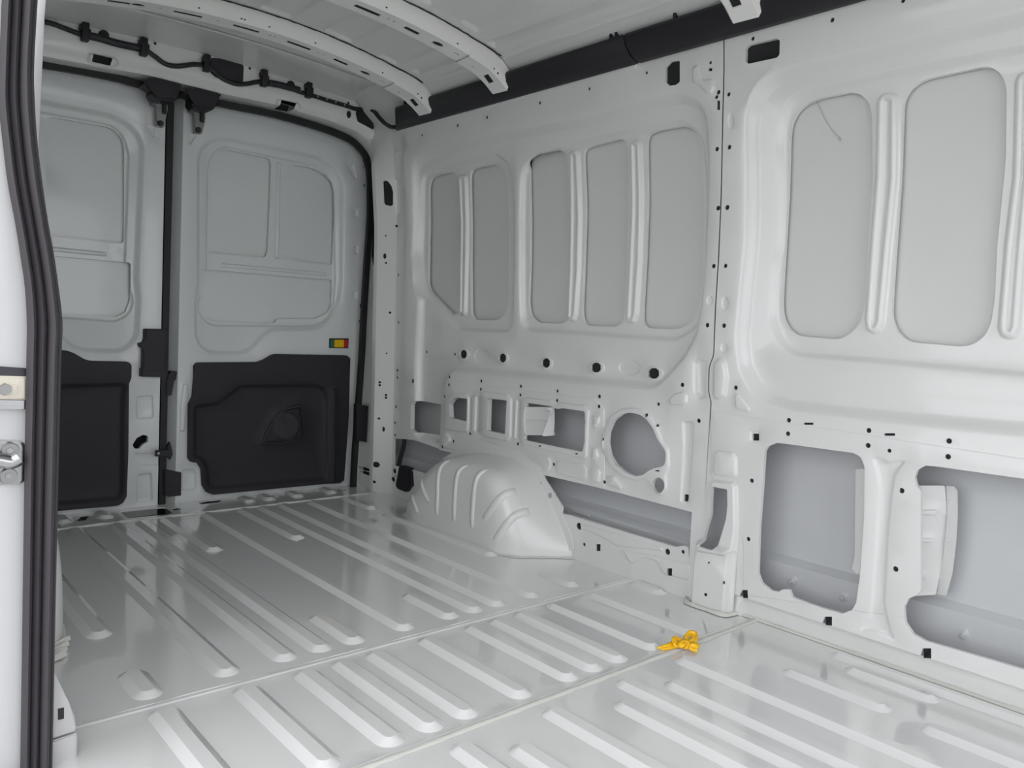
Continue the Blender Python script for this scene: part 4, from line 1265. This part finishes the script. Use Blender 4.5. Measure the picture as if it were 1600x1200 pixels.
NS = []
for pts in (((490, 262), (425, 310), (398, 400), (392, 560), (385, 715)), ((640, 302), (575, 345), (548, 430), (536, 600), (528, 768)), ((800, 338), (735, 385), (702, 470), (688, 640), (678, 822)),
            ((205, 452), (175, 500), (182, 570), (228, 705)), ((292, 368), (262, 420), (270, 500), (320, 612)),
            ((1052, 520), (960, 545), (885, 610), (775, 760)), ((1158, 690), (1060, 712), (985, 775), (872, 935))):
    P, N = on_arch(KR(*pts))
    if len(P) < 4: continue
    # smooth the normals
    for _ in range(3):
        N = [N[0]]+[(N[i-1]+N[i]+N[i+1])/3 for i in range(1, len(N)-1)]+[N[-1]]
    w = 0.0105 if pts[0][0] < 1000 else 0.015
    k = len(P)

    def sec(t):
        e = min(1.0, t*8+0.15, (1-t)*8+0.15)
        return [(-w, -0.002), (-w*0.6, 0.0055*e), (w*0.6, 0.0055*e), (w, -0.002)]
    sweep('arch_rib', P, sec, M_WALL, arch, up=N, closed_sec=False, caps=False, angle=80)
# flange lapped on the side wall
fl = W(KR((1535, 1010), (1500, 880), (1425, 725), (1436, 655), (1270, 390), (1225, 300), (1190, 285), (1070, 182), (1030, 170), (690, 95), (680, 130), (620, 135), (545, 160), (505, 205), (440, 240), (300, 700), (400, 900), (1200, 1050)), -0.006)
fh = [(W(KR(*circle((868, 197), 15, 20, 12)), -0.006), 0.004, 0.0005), (W(KR(*circle((1327, 557), 18, 25, 12)), -0.006), 0.02, 0.0005), (W(KR(*circle((1256, 455), 9, 12, 10)), -0.006), 0.02, 0.0005)]
sheet('flange', lambda u, v, d: (wall_x(u, np.maximum(v, 0.06))-0.005+d, u, v), fl, [], fh, 0.05, M_WALL, arch, r=0.012, edge_t=0.005)
fp = [(x, y) for (x, y) in [(1.76, 2.53), (1.70, 2.505), (1.675, 2.44), (1.660, 2.36), (1.653, 2.16), (1.653, 2.02), (1.662, 1.93), (1.678, 1.88), (1.705, 1.838), (1.75, 1.812), (1.80, 1.775), (1.85, 1.74)]]
bead([(x-0.002, y, 0.001) for x, y in fp], 0.012, 0.005, 0.001, parent=arch)
# near-side arch, mirrored
arch2 = tag(empty('wheel_arch', (0.36, 2.16, 0)), 'white wheel arch on the near side, mostly hidden behind the door pillar seal', 'wheel arch', None)
vs, fs = arch_mesh(-1)
link_mesh('arch_shell', vs, fs, M_WALL, arch2, angle=70)
bead([(2*CX-0.055-x+0.004, y, 0.001) for x, y in fp], 0.014, 0.008, 0.003, parent=arch2)
for i in range(4):
    a = at_z((88+4*i, 1034-4*i)); 
    bead([(a[0]-0.03, a[1]-0.01+0.01*i, 0.002), (a[0]+0.02, a[1]+0.015+0.01*i, 0.004+0.003*i)], 0.01, 0.01, 0.002, parent=arch2)

# black vent flap and cable in the rear corner cavity
fl_ = prism('vent_flap', [tuple(at_x(p, 1.825)) for p in Hh((415, 838), (485, 858), (490, 880), (497, 888), (503, 995), (462, 1045), (400, 1020), (386, 990))], (1, 0, 0), 0.03, M_BLACK, None, 0.004)
tag(fl_, 'black plastic vent flap low in the rear corner behind the wheel arch', 'vent')
cb = [tuple(at_x(p, 1.87)) for p in Hh((462, 600), (460, 635), (452, 690), (438, 740), (425, 790), (412, 850))]
tag(sweep('corner_cable', catmull(cb, 5), ngon_sec(0.010, 8), M_CABLE, None, up=(1, 0, 0)), 'short black cable hanging in the cavity above the vent flap', 'cable')

# ================================================================== YELLOW TAPE on the floor seam
KY = crop(1000, 970, 13.333)
tape = tag(empty('yellow_tape', tuple(at_z((1062, 1012)))), 'crumpled strip of bright yellow tape knotted on the floor seam', 'tape')


def ribbon(name, pts, hs, ws, up=(-0.3, -0.55, 0.8), tw=0.0):
    P = catmull([at_z(p, 0.002+h) for p, h in zip(KY(*pts), hs)], 6)
    n = len(P)
    wl_ = [float(np.interp(i/(n-1), np.linspace(0, 1, len(ws)), ws)) for i in range(n)]
    ups = []
    u0 = np.array(up, float); u0 /= np.linalg.norm(u0)
    for i in range(n):
        a = tw*i/(n-1)
        t = P[min(i+1, n-1)]-P[max(i-1, 0)]; t /= np.linalg.norm(t)
        ups.append(u0*math.cos(a)+np.cross(t, u0)*math.sin(a))

    def sec(t):
        w = wl_[int(round(t*(n-1)))]
        f = 0.12*w*math.sin(t*14)
        return [(-w, 0.0), (-w*0.5, 0.16*w+f), (-w*0.1, -0.05*w), (w*0.35, 0.14*w-f), (w, 0.02*w)]
    o = sweep(name, P, sec, M_YELLOW, tape, up=ups, closed_sec=False, caps=False, smooth=True, angle=25)
    sm = o.modifiers.new('thick', 'SOLIDIFY'); sm.thickness = 0.0007
    return o


ribbon('tape_tail', ((360, 560), (480, 562), (600, 535), (720, 500), (850, 500)), (0.004, 0.005, 0.008, 0.010, 0.014), (0.002, 0.0065, 0.008, 0.009, 0.006), tw=0.3)
ribbon('tape_tail', ((1215, 580), (1130, 545), (1040, 510), (950, 475), (880, 480)), (0.010, 0.012, 0.014, 0.014, 0.014), (0.0135, 0.013, 0.0105, 0.008, 0.006), tw=-0.3)
ribbon('tape_loop', ((850, 505), (760, 480), (725, 400), (760, 350), (820, 400), (890, 460)), (0.010, 0.014, 0.018, 0.020, 0.018, 0.014), (0.006, 0.010, 0.009, 0.003, 0.006, 0.007), tw=0.5)
ribbon('tape_loop', ((900, 480), (950, 400), (985, 310), (1060, 260), (1130, 290), (1130, 380), (1060, 430), (980, 470)), (0.012, 0.016, 0.020, 0.022, 0.020, 0.018, 0.016, 0.012), (0.006, 0.007, 0.006, 0.008, 0.009, 0.009, 0.008, 0.006), tw=0.4)
ribbon('tape_knot', ((820, 540), (870, 480), (940, 440), (1000, 470), (960, 530), (880, 520)), (0.012, 0.018, 0.021, 0.019, 0.015, 0.010), (0.006, 0.009, 0.009, 0.008, 0.007, 0.005), tw=-0.8)
ribbon('tape_knot', ((1000, 440), (1080, 450), (1180, 455)), (0.014, 0.013, 0.008), (0.007, 0.006, 0.003), tw=0.6)

# ================================================================== NEAR SIDE: wall, pillar jamb, door seal, track, striker
wl = struct('wall_left', 'white near-side wall and door pillar at the left edge')
Y_SL = 1.36


def wlx(Y, z): return np.interp(z, [0, 0.9, 1.2, 1.5, 1.6], [0.252, 0.252, 0.262, 0.285, 0.33])


sheet('side_panel', lambda u, v, d: (wlx(u, v)-d, u, v), [(Y_SL+0.045, -0.02), (3.0, -0.02), (3.0, 1.62), (Y_SL+0.045, 1.62)],
      [feat([(1.60, 0.72), (2.25, 0.72), (2.25, 1.38), (1.60, 1.38)], 0.03, 0.03, r=0.06), feat([(2.32, 0.72), (2.80, 0.72), (2.80, 1.38), (2.32, 1.38)], 0.03, 0.03, r=0.06)], [], 0.1, M_WALL, wl)
seal_r = [(62, -40), (60, 0), (54.5, 100), (55.5, 160), (60, 225), (68, 290), (76.5, 347), (85.5, 397), (93, 450), (99, 505), (97.5, 550), (95, 640), (93.6, 710), (91.5, 790), (90, 860), (87, 1000), (83, 1200), (80, 1300)]
seal_l = [(6, -40), (4, 0), (0, 100), (-1, 160), (6, 225), (13.5, 285), (25, 347), (33, 397), (40.5, 450), (43.5, 505), (43, 550), (41.5, 640), (40, 710), (39, 790), (38, 860), (36, 1000), (33, 1200), (31, 1300)]
SR = [at_y(p, Y_SL) for p in seal_r]; SLp = [at_y(p, Y_SL) for p in seal_l]
nprof = [(0.0, 0.010), (0.06, -0.004), (0.14, -0.010), (0.22, -0.006), (0.27, 0.004), (0.33, -0.002), (0.42, -0.008), (0.50, -0.004), (0.55, 0.004), (0.62, -0.008), (0.74, -0.012), (0.84, -0.008), (0.88, -0.001), (0.94, -0.003), (1.0, 0.006), (1.02, 0.03)]
vs = []; fs = []
SRc, SLc = catmull(SR, 4), catmull(SLp, 4)
k = len(nprof)
for a, b in zip(SLc, SRc):
    for t, dy in nprof:
        q = a+(b-a)*t; vs.append((q[0], q[1]+dy*0.8, q[2]))
for i in range(len(SRc)-1):
    for j in range(k-1):
        fs.append((i*k+j, i*k+j+1, (i+1)*k+j+1, (i+1)*k+j))
so = link_mesh('door_seal', vs, fs, M_SEAL, None, angle=50)
tag(so, 'thick dark rubber door seal with lengthwise lips down the left edge of the picture', 'seal')
# jamb behind the seal
ju, jv = [], []
vs = []; fs = []
lx = [-0.35, -0.02, None, 'r']
for i, (a, b) in enumerate(zip(SLc, SRc)):
    mid = a+(b-a)*0.5
    vs += [(-0.05, Y_SL+0.16, a[2]), (0.10, Y_SL+0.045, a[2]), (0.14, Y_SL+0.03, a[2]), (mid[0], Y_SL+0.022, mid[2]), (b[0]-0.002, Y_SL+0.022, b[2]), (min(b[0]-0.001, 0.255), Y_SL+0.05, b[2])]
for i in range(len(SRc)-1):
    for j in range(5):
        fs.append((i*6+j, i*6+j+1, (i+1)*6+j+1, (i+1)*6+j))
link_mesh('pillar_jamb', vs, fs, M_JAMB, wl, angle=60)
# foot of the near pillar with its cap
fa = [tuple(at_y(p, 1.388)) for p in ((60, 990), (90, 1062), (108, 1098), (117, 1121), (118.5, 1135), (118, 1144), (60, 1162))]
pf_ = prism('pillar_foot', fa, (0, 1, 0), 0.05, M_JAMB, wl, 0.003)
fb = [tuple(at_y(p, 1.384)) for p in ((60, 1166), (115, 1148), (119.5, 1146), (121, 1152), (121, 1240), (60, 1250))]
prism('pillar_base', fb, (0, 1, 0), 0.06, M_JAMB, wl, 0.003)
fc = [tuple(at_y(p, 1.3865)) for p in ((91, 1108), (100, 1106), (100, 1123), (91, 1125))]
prism('square_hole_shade', fc, (0, 1, 0), 0.004, mat('painted_opening_shade', (0.03, 0.03, 0.03), 0.8), pf_, 0)  # dark plate on the foot; shade of the hole put into its colour
# sliding door track and striker plate on the jamb (left of the seal)
YJ = Y_SL+0.028
KL = crop(0, 540, 5.0)
trk = tag(empty('door_track', (0.18, YJ, 0.9)), 'cream and chrome sliding-door track end on the pillar left of the seal', 'door track')


def jb_(pts, y): return [tuple(at_y(p, y)) for p in KL(*pts)]


prism('track_slot_shade', jb_(((-150, 155), (212, 178), (212, 240), (-150, 228)), YJ-0.010), (0, 1, 0), 0.012, mat('painted_slot_shade', (0.03, 0.028, 0.04), 0.4), trk, 0.001)  # solid dark plate; the shade of the slot is its colour
prism('track_face', jb_(((-150, 232), (212, 242), (212, 425), (-150, 420)), YJ-0.014), (0, 1, 0), 0.02, M_CREAM, trk, 0.003)
prism('track_plate', jb_(((-100, 300), (135, 306), (135, 384), (-100, 382)), YJ-0.018), (0, 1, 0), 0.006, M_CREAM, trk, 0.001)
disc('nut', jb_(((40, 342),), YJ-0.018)[0], (0, -1, 0), 0.0095, 0.006, M_STEEL, trk, 6)
prism('track_lip', jb_(((-150, 426), (212, 432), (212, 500), (-150, 498)), YJ-0.020), (0, 1, 0), 0.02, M_CHROME, trk, 0.006)
stk = tag(empty('striker_plate', (0.18, YJ, 0.8)), 'polished steel striker plate with two bolts left of the dark door seal', 'striker plate')
prism('plate', jb_(((-120, 738), (150, 742), (190, 765), (205, 800), (195, 1060), (150, 1092), (-120, 1090)), YJ-0.010), (0, 1, 0), 0.012, M_CHROME, stk, 0.004)
for (x, y) in ((78, 820), (65, 1018)):
    bo = disc('bolt', jb_(((x, y),), YJ-0.010)[0], (0, -1, 0), 0.0125, 0.006, M_STEEL, stk, 18)
    disc('bolt_socket', jb_(((x, y),), YJ-0.016)[0], (0, -1, 0), 0.005, 0.002, M_CHROME, bo, 6)
sweep('striker_loop', catmull([np.array(p) for p in jb_(((-100, 880), (20, 900), (90, 910), (150, 880))
      , YJ-0.022)], 4), ngon_sec(0.011, 10), M_CHROME, stk, up=(0, 1, 0))

# header over the side opening, body side forward, bulkhead
box('side_header', 0.14, 0.34, -0.8, Y_SL+0.05, 1.46, 1.62, M_JAMB, wl, 0.01)
box('outer_body_side', 0.12, 0.16, Y_SL+0.20, 3.2, -0.15, 1.6, M_JAMB, wl, 0.01)
wf = struct('wall_front', 'white frame between the load area and the cab')
sheet('cab_partition_frame', lambda u, v, d: (u, -0.80-d, v), [(0.14, -0.05), (1.95, -0.05), (1.95, 1.75), (0.14, 1.75)], [],
      [([(0.30, 0.12), (1.80, 0.12), (1.72, 1.56), (0.38, 1.56)], 0.03, 0.08)], 0.2, M_WALL, wf, edge_t=0.03)
box('door_post', 0.14, 0.24, -0.80, -0.30, -0.05, 1.5, M_JAMB, wl, 0.01)
gr = struct('ground', 'grey tarmac outside the van')
link_mesh('tarmac', [(-14, -14, -0.68), (16, -14, -0.68), (16, 16, -0.68), (-14, 16, -0.68)], [(0, 1, 2, 3)], M_GROUND, gr, smooth=False)
# outer closing sheets so that the load area is dark behind its openings
box('outer_roof', 0.12, 1.97, -0.84, 3.22, 1.76, 1.78, M_JAMB, ceil, 0.005)
box('outer_side', 1.985, 2.0, -0.84, 3.22, -0.15, 1.78, M_JAMB, wall, 0.005)
